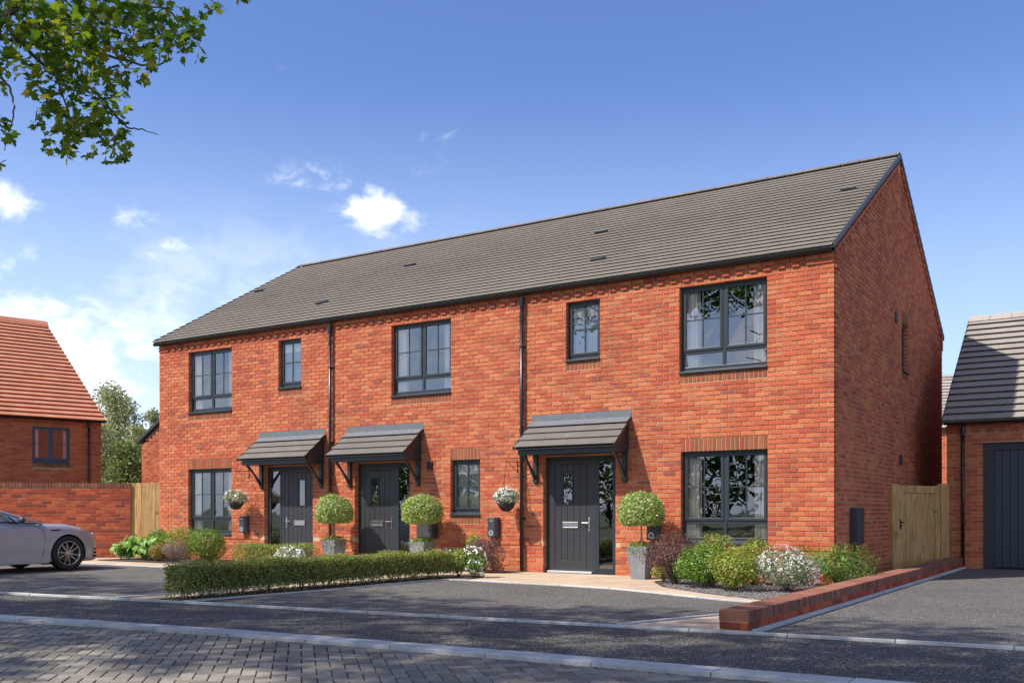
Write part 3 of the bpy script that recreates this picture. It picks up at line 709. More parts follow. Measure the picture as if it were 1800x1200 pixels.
def canopy(parent, xc, F):
    """tiled porch roof on brackets; F is the facade frame, xc its middle"""
    h = 1.017; x0, x1 = xc-h, xc+h; cp = MB()
    # timber body: fascia, side cheeks, soffit
    fb(cp, F, x0+.035, x1-.045, .525, .55, 2.155, 2.262); c = cp.build('canopy', ANTH, parent, bevel=.003)
    for xx in (x0+.035, x1-.065):
        s = MB(); pts = [(0.008, 2.16), (.524, 2.16), (.524, 2.285), (.008, 2.735)]
        vs = [F @ Vector((xx, p[0], p[1])) for p in pts]+[F @ Vector((xx+.022, p[0], p[1])) for p in pts]
        s.add(vs, [(0, 1, 2, 3), (7, 6, 5, 4), (0, 4, 5, 1), (1, 5, 6, 2), (2, 6, 7, 3), (3, 7, 4, 0)]); s.build('side_cheek', ANTH, c, bevel=.003)
    s = MB(); fb(s, F, x0+.058, x1-.067, .008, .524, 2.165, 2.18); s.build('soffit', ANTH, c)
    for xx in (x0+.058, x1-.15):
        k = MB(); fb(k, F, xx, xx+.085, .007, .072, 1.67, 2.164)
        k.add([F @ Vector(v) for v in ((xx+.02, .072, 1.72), (xx+.065, .072, 1.72), (xx+.065, .072, 1.80), (xx+.02, .072, 1.80), (xx+.02, .42, 2.164), (xx+.065, .42, 2.164), (xx+.065, .50, 2.164), (xx+.02, .50, 2.164))],
              [(0, 1, 2, 3), (0, 1, 7-2, 4), (3, 2, 6, 7), (0, 3, 7, 4), (1, 2, 6, 5)])
        # lower chamfered foot
        fb(k, F, xx+.012, xx+.073, .008, .05, 1.64, 1.67); k.build('bracket', ANTH, c, bevel=.003)
    pc = Pieces('roof_tile', TILED, .018)
    O = F @ Vector((x0, .635, 2.275)); top = F @ Vector((x0, 0.0, 2.775)); V = top-O; U = F.to_3x3() @ Vector((1, 0, 0))
    dk = MB(); dk.add([F @ Vector(v) for v in ((x0+.02, .625, 2.262), (x1-.02, .625, 2.262), (x1-.02, .006, 2.755), (x0+.02, .006, 2.755), (x0+.02, .625, 2.245), (x1-.02, .625, 2.245), (x1-.02, .006, 2.735), (x0+.02, .006, 2.735))], MB.BF); dk.build('roof_deck', ANTH, c)
    roof_slope(pc, O, U, V, 2*h, V.length*.80, .205, .2542, raise_=.036, stag=True, tcap=.35); pc.emit(c, 60)
    fl = MB(); a0 = O+V*.77; Nn = U.cross(V).normalized(); lead = [a0+Nn*.045, O+V*.99+Nn*.03]
    q = [lead[0], lead[0]+U*2*h, lead[1]+U*2*h, lead[1]]; fl.add(q+[p-Nn*.006 for p in q], MB.BF)
    fb(fl, F, x0, x1, .008, .016, 2.765, 2.915); fl.build('flashing', LEAD, c)
    vt = MB()
    for xx in (x0-.012, x1-.004):
        a = O+U*(xx-x0)-Nn*.02-V.normalized()*.02; e = O+V+U*(xx-x0)-Nn*.02
        vt.add([a, a+U*.016, e+U*.016, e, a+Nn*.045, a+U*.016+Nn*.045, e+U*.016+Nn*.045, e+Nn*.045], MB.BF)
    vt.build('verge_trim', BLACK, c)
    return c
def downpipe(parent, F, u, z0, z1, n=.075, r=.034, clips=(1.0, 2.6, 4.2)):
    b = MB(); b.tube([F @ Vector(p) for p in ((u, n, z0+.02), (u, n, z1))], r, 12)
    p = b.build('downpipe', BLACK, parent, smooth=True)
    for z in clips:
        c = MB(); c.tube([F @ Vector((u, n, z-.012)), F @ Vector((u, n, z+.012))], r+.006, 12); fb(c, F, u-.03, u+.055, .006, .03, z-.014, z+.014); c.build('pipe_clip', BLACK, p)
    c = MB(); c.tube([F @ Vector((u, n, z1-.20)), F @ Vector((u, n, z1-.02))], r+.009, 12); c.tube([F @ Vector((u, n, z1-.45)), F @ Vector((u, n, z1-.36))], r+.006, 12); c.build('pipe_socket', BLACK, p)
def gutter(parent, F, u0, u1, n, z, r=.056, step=1.0, side=1):
    k = 8; b = MB(); vs = []
    for u in (u0, u1):
        for i in range(k+1): th = math.pi*i/k; vs.append(F @ Vector((u, n+r*math.cos(th), z-r*math.sin(th))))
        for i in range(k+1): th = math.pi*(k-i)/k; vs.append(F @ Vector((u, n+(r-.004)*math.cos(th), z-(r-.004)*math.sin(th))))
    m = 2*(k+1); b.add(vs, [(i, (i+1) % m, m+(i+1) % m, m+i) for i in range(m)]+[tuple(range(m)), tuple(range(2*m-1, m-1, -1))])
    g_ = b.build('gutter', BLACK, parent)
    u = u0+.35
    while u < u1:
        c = MB(); vs = []
        for uu in (u-.012, u+.012):
            for i in range(k+1): th = math.pi*i/k; vs.append(F @ Vector((uu, n+(r+.006)*math.cos(th), z-(r+.006)*math.sin(th))))
            for i in range(k+1): th = math.pi*(k-i)/k; vs.append(F @ Vector((uu, n+(r+.001)*math.cos(th), z-(r+.001)*math.sin(th))))
        c.add(vs, [(i, (i+1) % m, m+(i+1) % m, m+i) for i in range(m)]+[tuple(range(m)), tuple(range(2*m-1, m-1, -1))])
        fb(c, F, u-.01, u+.01, n+r+.002, n+r+.010, z-.03, z+.014); c.build('gutter_clip', BLACK, g_); u += step
    return g_

# ------------------------------------------------------------------ the terrace
terr = thing('brick_terrace', 'long red brick terrace of three houses with dark doors, tiled porches and grey roof', 'terraced houses')
FF = frame((0, 0, 0), (1, 0, 0), (0, -1, 0)); FG = frame((0, 0, 0), (0, 1, 0), (1, 0, 0))
XL = -16.22; DEP = 9.6; RY = 4.8; RZ = 8.1; EY = -.13; EZ = 5.24; SL = (RZ-EZ)/(RY-EY)
W_UP = [(-15.144, -13.64, 3.4575, 4.93, 'pair'), (-12.131, -11.433, 3.845, 4.93, 'single'), (-8.888, -7.383, 3.4575, 4.93, 'pair'), (-4.787, -4.097, 3.845, 4.93, 'single'), (-2.576, -1.061, 3.4575, 4.93, 'pair')]
W_LO = [(-15.152, -13.65, .58, 2.14, 'pair'), (-7.392, -6.686, 1.055, 2.14, 'single'), (-2.55, -1.051, .58, 2.14, 'pair')]
DOORS = [(-12.58, -11.09, False), (-9.88, -8.41, True), (-5.27, -3.79, True)]
ops = [w[:4] for w in W_UP+W_LO]+[(d[0], d[1], -.1, 2.14) for d in DOORS]
hdr = [(w[0]-.0, w[1]+.0, 2.14, 2.3725) for w in W_LO]+[(w[0], w[1], w[2]-.155, w[2]) for w in W_UP]+[(W_LO[1][0], W_LO[1][1], 1.0525-.155, 1.055)]
fw = backing('front_wall', FF, XL, 0, -.1, 5.22, ops, MORT, terr)
pcT = Pieces('brick', BR, .10)
coursing(pcT, FF, XL, .006, -.0325, 5.005, ops+hdr, skip=(.51,))
def band(pc, F, u0, u1, z, proud, ops_):
    k = u0
    while k < u1-.01:
        r = min(k+BP, u1)
        if r-k > .03 and not any(o[0] < r-.01 and o[1] > k+.01 and o[2] < z+.05 and o[3] > z+.02 for o in ops_):
            M = F @ Matrix.Translation(((k+r)/2, proud+rnd.uniform(-.001, .001), z+CP/2)); pc.add(M, (BP-JT) if abs(r-k-BP) < .001 else r-k-JT, CP-JT, False)
        k = r
band(pcT, FF, XL, 0, .51, .026, ops)
# eaves: dentils, then a projecting course
def dentils(pc, F, u0, u1, z):
    k = u0+.06; i = 0
    while k < u1-.05:
        out = .040 if i % 2 == 0 else .002
        M = F @ Matrix.Translation((k+BP/4, out, z+CP/2)); pc.add(M, BP/2-JT*.5+(.012 if i % 2 == 0 else -.012), CP-JT, False, rnd.uniform(.88, 1) if i % 2 == 0 else rnd.uniform(.2, .8)); k += BP/2; i += 1
dentils(pcT, FF, XL+.2, -.36, 5.005)
band(pcT, FF, XL, 0, 5.0825, .034, [])
band(pcT, FF, XL, 0, 5.16, .036, [])
for u in (XL, -.36): 
    for i in range(1):
        M = FF @ Matrix.Translation((u+.18, .034, 5.005+CP/2)); pcT.add(M, .36-JT, CP-JT, False, .7)
pcT.emit(fw, 265)
pcS = Pieces('brick', BSO, .10)
for (a, c, z, zz) in hdr: soldiers(pcS, FF, a, c, z, zz)
pcS.emit(fw, 34)
fa = MB(); fb(fa, FF, XL-.03, .03, .037, .055, 5.175, 5.235); fa.build('fascia_board', BLACK, terr)
# gable wall
prof = lambda y: EZ+SL*(min(y, 2*RY-y)-EY)-.10
gw_ops = [(5.02, 5.66, 3.92, 4.92)]
gw = backing('gable_wall', FG, 0.003, DEP, -.1, 5.1, gw_ops, MORT, terr, profile=prof, extra_u=(RY,))
pcG = Pieces('brick', BR, .10)
coursing(pcG, FG, 0.004, DEP, -.0325, 8.2, gw_ops+[(5.02, 5.66, 4.92, 5.1525), (5.02, 5.66, 3.765, 3.92)], profile=lambda y: prof(y)-.11, skip=(.51,))
band(pcG, FG, 0.004, DEP, .51, .026, [])
pcG.emit(gw, 0)
pcGS = Pieces('brick', BSO, .10); soldiers(pcGS, FG, 5.02, 5.66, 4.92, 5.1525); soldiers(pcGS, FG, 5.02, 5.66, 3.765, 3.92); pcGS.emit(gw, 0)
vb = MB()   # verge corbel: dentils under a projecting course, both slopes
for sgn in (1, -1):
    y0 = .12; ln = math.hypot(RY, RY*SL); ang = math.atan(SL); k = 0; s_ = .15
    while s_ < ln-.1:
        yy = s_*math.cos(ang); 
        for (off, hh, pr, tt) in ((.155, .066, .036 if k % 2 == 0 else .004, .8), (.085, .066, .036, .6)):
            cy = yy; cz = prof(yy)-off+.10-.04
            M = Matrix.Translation((0, cy if sgn == 1 else 2*RY-cy, cz)) @ Matrix.Rotation(ang*sgn, 4, 'X')
            vb.box(-.08, pr, -BP/4+.004, BP/4-.004, -hh/2, hh/2, rnd.uniform(.2, 1), M)
        s_ += BP/2; k += 1
vb.build('verge_corbel', BR, gw, kind='stuff')
for sy in (0, DEP):
    kn = MB(); d = 1 if sy == 0 else -1
    for r in range(4):
        M = FG @ Matrix.Translation((sy+d*.13, .034, 4.93+CP*(r+.5))); L = .24
        kn.box(-L/2, L/2, -.09, 0, -CP/2+JT/2, CP/2-JT/2, rnd.uniform(.5, 1), M)
    kn.build('kneeler', BR, gw)
# left end wall, back wall
lw_ = MB(); lw_.add([(XL, 0, -.1), (XL, DEP, -.1), (XL, DEP, prof(0)), (XL, RY, prof(RY)), (XL, 0, prof(0))], [(4, 3, 2, 1, 0)]); lw_.add([(XL, DEP, -.1), (0, DEP, -.1), (0, DEP, prof(0)), (XL, DEP, prof(0))], [(0, 1, 2, 3)]); lw_.build('rear_wall', BR, terr)
labs = {0: 'upstairs window with two casements at the far left end', 1: 'small frosted upstairs window above the left-hand doors', 2: 'upstairs window with two casements in the middle house', 3: 'small frosted upstairs window above the right-hand porch', 4: 'large upstairs window reflecting cloud at the right end'}
for i, w in enumerate(W_UP): window(terr, FF, *w, rec='frost' if w[4] == 'single' else None, label=labs[i])
labs = {0: 'ground floor window at the far left behind shrubs', 1: 'small frosted ground floor window beside the charger', 2: 'large ground floor window at the right end over the flower bed'}
for i, w in enumerate(W_LO): window(terr, FF, *w, rec='frost' if w[4] == 'single' else None, label=labs[i])
window(terr, FG, 5.02, 5.66, 3.92, 4.92, 'single', label='narrow window high in the gable wall')
for d in DOORS: door(terr, FF, d[0], d[1], 2.14, d[2])
for x in (-11.725, -9.085, -4.50): canopy(terr, x, FF)
downpipe(terr, FF, -10.52, 0, 5.13); downpipe(terr, FF, -5.70, 0, 5.13)
gutter(terr, FF, XL-.06, .0, .105, 5.215, r=.052)
# roof
rf = MB(); rx0, rx1 = XL-.05, .018
def slab_(b, P): b.add([Vector(p) for p in P]+[Vector(p)-Vector((0, 0, .03)) for p in P], [(0, 1, 2, 3), (7, 6, 5, 4), (0, 4, 5, 1), (1, 5, 6, 2), (2, 6, 7, 3), (3, 7, 4, 0)])
slab_(rf, [(rx0, EY, EZ), (rx1, EY, EZ), (rx1, RY, RZ), (rx0, RY, RZ)]); slab_(rf, [(rx0, 2*RY-EY, EZ), (rx1, 2*RY-EY, EZ), (rx1, RY, RZ), (rx0, RY, RZ)])
roof = rf.build('roof', TILE, terr)
sl = Vector((0, RY-EY, RZ-EZ)); pcR = Pieces('roof_tile', TILE, .030)
roof_slope(pcR, Vector((rx0, EY-.03, EZ-.015)), (1, 0, 0), sl, rx1-rx0, sl.length, .222, .26, raise_=.056, tcap=.12)
pcR.emit(roof, 215)
for i in range(int((rx1-rx0)/.375)+1):
    x = rx1-i*.375; b = MB(); vs = []
    xa, xb = max(x-.375+.008, rx0), x; k = 8
    if xb-xa < .05: break
    for xx in (xa, xb):
        for q in range(k+1): th = math.pi*(.12+.76*q/k); vs.append((xx, RY+.14*math.cos(th), RZ-.025+.11*math.sin(th)))
        for q in range(k+1): th = math.pi*(.12+.76*(k-q)/k); vs.append((xx, RY+.125*math.cos(th), RZ-.04+.11*math.sin(th)))
    m = 2*(k+1); b.add(vs, [(q, (q+1) % m, m+(q+1) % m, m+q) for q in range(m)]+[tuple(range(m)), tuple(range(2*m-1, m-1, -1))], rnd.random()); b.build('ridge_tile', TILED, roof)
VERGE = plain('verge_grey', (.045, .052, .058), .5, 0, .15, 5)
for sg in (1, -1):
    for x in (rx0-.01, rx1):
        vt = MB(); n_ = 26
        for i in range(n_):
            a = i/n_; c = (i+1)/n_; ya, yc = EY+(RY-EY)*a, EY+(RY-EY)*c; za, zc = EZ+(RZ-EZ)*a, EZ+(RZ-EZ)*c
            if sg == -1: ya, yc = 2*RY-ya, 2*RY-yc
            vt.add([(x, ya, za-.03), (x+.022, ya, za-.03), (x+.022, yc, zc-.03), (x, yc, zc-.03), (x, ya, za+.078), (x+.022, ya, za+.078), (x+.022, yc, zc+.05), (x, yc, zc+.05)], MB.BF)
        vt.build('verge_trim', VERGE, roof)
def on_roof(px, py):
    d = raydir(px, py); n = Vector((0, -(RZ-EZ), RY-EY)).normalized(); return CAM+d*((Vector((0, EY, EZ))-CAM).dot(n)/d.dot(n))
for (px, py) in ((458, 514), (567, 536), (722, 470), (1058, 412), (1052, 461), (1492, 338)):
    p = on_roof(px, py); b = MB(); M = Matrix.Translation(p) @ Matrix.Rotation(math.atan(SL), 4, 'X')
    b.add([M @ Vector(v) for v in ((-.13, -.10, .02), (.13, -.10, .02), (.13, .12, .02), (-.13, .12, .02), (-.12, -.09, .10), (.12, -.09, .10), (.12, .1, .065), (-.12, .1, .065))], MB.BF)
    v = b.build('roof_vent', GREYBOX, roof, bevel=.006)
    b = MB(); b.add([M @ Vector(q) for q in ((-.10, -.102, .045), (.10, -.102, .045), (.10, -.101, .085), (-.10, -.101, .085))], [(0, 1, 2, 3)]); b.build('vent_slot', BLACK, v)
def louvre(F, u, z, w=.13, h=.15, nm='wall_vent'):
    b = MB(); fb(b, F, u-w/2, u+w/2, .006, .035, z-h/2, z+h/2)
    for k in range(4): fb(b, F, u-w/2+.01, u+w/2-.01, .035, .055, z-h/2+.015+k*h/4.3, z-h/2+.03+k*h/4.3)
    b.build(nm, GREYBOX, terr)
louvre(FF, -7.89, 2.05); louvre(FG, 4.42, 4.88, .16, .2); louvre(FG, 4.85, 2.15, .16, .2)

# ------------------------------------------------------------------ garage at the right
gar = thing('brick_garage', 'red brick garage with grey tiled roof and navy boarded door at the right edge', 'garage', (.68, 6, 0))
GY = 6.0; FGa = frame((0, GY, 0), (1, 0, 0), (0, -1, 0)); gx0, gx1 = .68, 7.2; gop = [(1.345, 4.3, -.1, 2.5025)]
gf_ = backing('front_wall', FGa, gx0, gx1, -.1, 2.93, gop, MORT, gar)
pc = Pieces("brick", BR, .10); coursing(pc, FGa, gx0, gx1, -.0325, 2.7375-.03, gop)
dentils(pc, FGa, gx0+.22, gx1, 2.7125); band(pc, FGa, gx0, gx1, 2.79, .034, []); band(pc, FGa, gx0, gx1, 2.8675, .036, []); pc.emit(gf_, 160)
kn = MB(); kn.box(gx0-.02, gx0+.25, GY-.034, GY+.05, 2.715, 2.785, .7); kn.box(gx0-.02, gx0+.25, GY-.036, GY+.05, 2.795, 2.86, .5); kn.build('kneeler', BRW, gf_)
sw = MB(); sw.box(gx0-.0, gx0+.1, GY+.13, GY+7.2, -.1, 2.85); sw.build('side_wall', BRW, gar)
fr = MB(); fb(fr, FGa, 1.35, 1.54, -.16, -.07, 0, 2.5); fb(fr, FGa, 4.1, 4.3, -.16, -.07, 0, 2.5); fb(fr, FGa, 1.54, 4.1, -.16, -.071, 2.36, 2.5)
gd = fr.build('garage_door', plain('garage_frame', (.035, .035, .042), .5), gar, bevel=.004)
NAVY = plain('garage_door_paint', (.036, .05, .072), .5, 0, .08, 3)
for k in range(18):
    b = MB(); fb(b, FGa, 1.542+k*.1421, 1.542+(k+1)*.1421-.010, -.15, -.10, .03, 2.358); b.build('plank', NAVY, gd, bevel=.004)
b = MB(); fb(b, FGa, 1.54, 4.1, -.17, -.15, .0, 2.36); b.build('door_backing', BLACK, gd)
downpipe(gar, FGa, .99, 0, 2.86, clips=(.9, 2.08)); gutter(gar, FGa, gx0-.03, gx1, .16, 2.93)
fa = MB(); fb(fa, FGa, gx0-.02, gx1, .037, .055, 2.90, 2.97); fa.build('fascia_board', BLACK, gar)
ge, gez, gry, grz = GY-.2, 2.95, 9.45, 5.58
rb = MB(); slab_(rb, [(gx0-.05, ge, gez), (gx1, ge, gez), (gx1, gry, grz), (gx0-.05, gry, grz)]); slab_(rb, [(gx0-.05, 2*gry-ge, gez), (gx1, 2*gry-ge, gez), (gx1, gry, grz), (gx0-.05, gry, grz)])
gro = rb.build('roof', TILE, gar); pc = Pieces('roof_tile', TILE, .016); V = Vector((0, gry-ge, grz-gez))
roof_slope(pc, Vector((gx0-.05, ge-.03, gez-.02)), (1, 0, 0), V, gx1-gx0, V.length, .26, .30, raise_=.058, tcap=.4); pc.emit(gro, 150)
gb = MB(); gb.add([(gx0, GY, 2.85), (gx0, 2*gry-GY, 2.85), (gx0, gry, grz-.1)], [(0, 1, 2)]); gb.build('gable', BRW, gar)
for i in range(14):
    b = MB(); x = gx0-.06+i*.45; b.add([(x+.006, gry-.15, grz-.05), (x+.445, gry-.15, grz-.05), (x+.445, gry, grz+.10), (x+.006, gry, grz+.10), (x+.006, gry+.15, grz-.05), (x+.445, gry+.15, grz-.05)], [(0, 1, 2, 3), (3, 2, 5, 4), (0, 3, 4), (1, 5, 2)], rnd.random()); b.build('ridge_tile', TILE, gro)
vt = MB(); x = gx0-.065
for i in range(18):
    a = i/18; c = (i+1)/18; vt.add([(x, ge+(gry-ge)*a, gez+(grz-gez)*a-.08), (x+.02, ge+(gry-ge)*a, gez+(grz-gez)*a-.08), (x+.02, ge+(gry-ge)*c, gez+(grz-gez)*c-.08), (x, ge+(gry-ge)*c, gez+(grz-gez)*c-.08),
            (x, ge+(gry-ge)*a, gez+(grz-gez)*a+.06), (x+.02, ge+(gry-ge)*a, gez+(grz-gez)*a+.06), (x+.02, ge+(gry-ge)*c, gez+(grz-gez)*c+.04), (x, ge+(gry-ge)*c, gez+(grz-gez)*c+.04)], MB.BF)
vt.build('verge_trim', GREYBOX, gro)

# ------------------------------------------------------------------ low brick wall beside the garage drive
lw = thing('low_wall', 'knee-high red brick wall with dark coping along the right-hand drive', 'wall', (.86, -6.79, 0))
wx0, wx1, wy0, wy1 = .72, 1.0, -6.79, 5.9
core = MB(); core.box(wx0+.006, wx1-.006, wy0+.006, wy1, -.1, .105); core.build('wall_core', MORTW, lw)
FR = frame((wx1, wy0, 0), (0, 1, 0), (1, 0, 0)); FL = frame((wx0, wy0, 0), (0, 1, 0), (-1, 0, 0)); FN = frame((wx0, wy0, 0), (1, 0, 0), (0, -1, 0))
pc = Pieces('brick', BRW, .05)
k = 0; L = wy1-wy0
for (z, h) in ((.004, .026), (.0665, .066)):
    for F, ln in ((FR, L), (FL, L)):
        u = -(BP/2 if k % 2 else 0)
        while u < ln:
            a, c = max(u, 0.0), min(u+BP, ln); u += BP
            if c-a > .04: pc.add(F @ Matrix.Translation(((a+c)/2, 0.0+rnd.uniform(0, .002), z)), round(c-a-JT, 4) if abs(c-a-BP) > .001 else BP-JT, h, h > .05)
    cuts = (0, .215, .28) if k else (0, .07, .28)
    for a, c in zip(cuts, cuts[1:]): pc.add(FN @ Matrix.Translation(((a+c)/2, 0.001, z)), c-a-JT*.6, h, h > .05)
    k += 1
pc.emit(lw, 130)
pc = Pieces('coping_brick', BCO, .106); u = 0; n_ = int(L/CP)
for i in range(n_):
    y = wy0+(i+.5)*CP; M = Matrix.Translation((.86, y, .21+rnd.uniform(-.001, .0015))) @ Matrix(((1, 0, 0, 0), (0, 0, 1, 0), (0, 1, 0, 0), (0, 0, 0, 1))); pc.add(M, .286, CP-.009, True, rnd.random())
cm = MB(); cm.box(wx0+.004, wx1-.004, wy0+.01, wy1, .10, .203); cm.build('coping_mortar', MORTW, lw)
pc.emit(lw, 165)

# ------------------------------------------------------------------ timber gate, left fence panel
def timber_panel(root, A, B, h0, h1, boards, frame_=True):
    A, B = Vector(A), Vector(B); u = (B-A).normalized(); n = Vector((u.y, -u.x, 0)); F = frame(A, u, n); L = (B-A).length
    return F, L
gate = thing('timber_gate', 'tall brown timber side gate between the terrace gable and the garage', 'gate', (.02, 3.95, 0))
F, L = timber_panel(gate, (.02, 3.95, 0), (.70, 5.92, 0), 0, 1.68, 8)
for (a, c) in ((0, .20), (L-.30, L)):
    b = MB(); fb(b, F, a, c, -.05, .05, 0, 1.66+(.03 if a else .0)); b.build('gate_post', TIMB, gate, bevel=.006)
b = MB(); fb(b, F, .21, .40, -.03, .022, .03, 1.635, .2); b.build('stile', TIMB, gate, bevel=.004)
b = MB(); fb(b, F, L-.50, L-.31, -.03, .022, .03, 1.65, .7); b.build('stile', TIMB, gate, bevel=.004)
b = MB(); fb(b, F, .40, L-.50, -.03, .021, 1.50, 1.64, .4); b.build('rail', TIMB, gate, bevel=.004)
nb = 7; w = (L-.90)/nb
for k in range(nb):
    b = MB(); fb(b, F, .40+k*w+.002, .40+(k+1)*w-.002, -.025, .002+rnd.uniform(-.002, .002), .03, 1.499, rnd.random()); b.build('board', TIMB, gate, bevel=.003)
b = MB(); fb(b, F, .285, .325, .022, .03, .80, .98); b.tube([F @ Vector(p) for p in ((.305, .03, .93), (.305, .07, .93), (.36, .075, .93))], .011, 8); b.tube([F @ Vector((.305, .03, .86)), F @ Vector((.305, .045, .86))], .022, 10); b.build('handle', BLACK, gate)
fen = thing('timber_fence', 'narrow upright-board timber fence between the boundary wall and the terrace', 'fence', (-16.88, -.28, 0))
F, L = timber_panel(fen, (-17.0, -.34, 0), (-16.23, .10, 0), 0, 1.84, 6)
for k in range(5):
    w = L/5; b = MB(); fb(b, F, k*w+.003, (k+1)*w-.003, -.02, .004*(k % 2), .02, 1.84+rnd.uniform(-.004, .004), rnd.random()); b.build('board', TIMB, fen, bevel=.003)

# ------------------------------------------------------------------ boundary wall and house at the left
bw = thing('boundary_wall', 'head-high red brick garden wall with brick-on-edge coping behind the silver car', 'wall', (-16.9, -.33, 0))
BT = math.radians(-52); BW = Matrix.Translation((-16.9, -.33, 0)) @ Matrix.Rotation(BT, 4, 'Z')
BL = 8.48; FB = BW @ Matrix.Translation((0, -BL, 0)) @ frame((0, 0, 0), (0, 1, 0), (1, 0, 0))
core = MB(); core.box(-.22, 0, -BL, 0, -.1, 1.72, .5, BW); core = core.build('wall_core', MORTW, bw)
pc = Pieces('brick', BRW, .05); coursing(pc, FB, 0, BL, 0.0, 1.725, zoff=.0, proud=.006); pc.emit(bw, 290)
pc = Pieces('coping_brick', BCO, .09); n_ = int(BL/CP)
cm = MB(); cm.box(-.21, -.006, -BL, 0, 1.72, 1.822, .5, BW); cm.build('coping_mortar', MORTW, bw)
for i in range(n_): pc.add(FB @ Matrix.Translation((BL-(i+.5)*CP, .012, 1.778)), CP-.010, .108, True, rnd.random())
pc.emit(bw, 60)
tp = MB()
for i in range(n_): tp.box(-.22, .010, -(i+1)*CP+.005, -i*CP-.005, 1.80, 1.834, rnd.random(), BW)
tp.build('coping_top', BCO, bw, kind='stuff')

lh = thing('brick_house', 'red brick house with steep terracotta tiled roof behind the garden wall at the left', 'house', (-24, 3.76, 0))
TH = math.radians(15); HM = Matrix.Translation((-24, 3.76, 0)) @ Matrix.Rotation(-TH, 4, 'Z')      # local: x outwards, y to the far end, origin at the right-hand corner
FH = HM @ frame((0, 0, 0), (0, 1, 0), (1, 0, 0)); HU = (-.40, -.97, -2.06, -5.67, 7.92)
hop = [(HU[2], HU[1], 2.64, 3.75)]
hw = backing('front_wall', FH, -14, 0, -.1, 4.05, hop, MORTW, lh)
pc = Pieces('brick', BR, .10); coursing(pc, FH, -7.0, 0, 1.6, 3.98, hop+[(HU[2], HU[1], 2.50, 2.64)]); pc.emit(hw, 0)
pc = Pieces('brick', BCO, .10); soldiers(pc, FH, HU[2], HU[1], 2.50, 2.64); pc.emit(hw, 0)
FRAME = plain('blue_grey_frame', (.055, .10, .15), .4, 0, .08, 3); window(lh, FH, HU[2], HU[1], 2.64, 3.75, 'double', deep=.04); FRAME = ANTH
downpipe(lh, FH, HU[0], 0, 3.98, clips=(2.2, 3.3)); gutter(lh, FH, -14, .1, .16, 4.02)
eX, eZ, rX, rZ = .2, 4.02, HU[3], HU[4]
rb = MB()
for sgn in (0, 1):
    q = [(eX, -14, eZ), (eX, .08, eZ), (rX, .08, rZ), (rX, -14, rZ)]; q = [(p[0] if not sgn else 2*rX-p[0], p[1], p[2]) for p in q]; slab_(rb, [HM @ Vector(p) for p in q])
ro = rb.build('roof', TERRA, lh); pc = Pieces('roof_tile', TERRA, .022)
V = HM.to_3x3() @ Vector((rX-eX, 0, rZ-eZ)); roof_slope(pc, HM @ Vector((eX+.03, -7.0, eZ-.02)), HM.to_3x3() @ Vector((0, 1, 0)), V, 7.08, V.length, V.length/25, .24, raise_=.055); pc.emit(ro, 200)
for i in range(16):
    y = .10-i*.45; b = MB(); b.add([HM @ Vector(p) for p in ((rX-.17, y-.445, rZ-.06), (rX-.17, y, rZ-.06), (rX, y, rZ+.12), (rX, y-.445, rZ+.12), (rX+.17, y-.445, rZ-.06), (rX+.17, y, rZ-.06))], [(0, 1, 2, 3), (3, 2, 5, 4), (0, 3, 4), (1, 5, 2)], rnd.random()); b.build('ridge_tile', TERRA, ro)
gb = MB(); gb.add([HM @ Vector(p) for p in ((0, 0, -.1), (2*rX, 0, -.1), (2*rX, 0, 3.95), (rX, 0, rZ-.12), (0, 0, 3.95))], [(0, 1, 2, 3, 4)]); gb.build('gable_wall', BRW, lh)

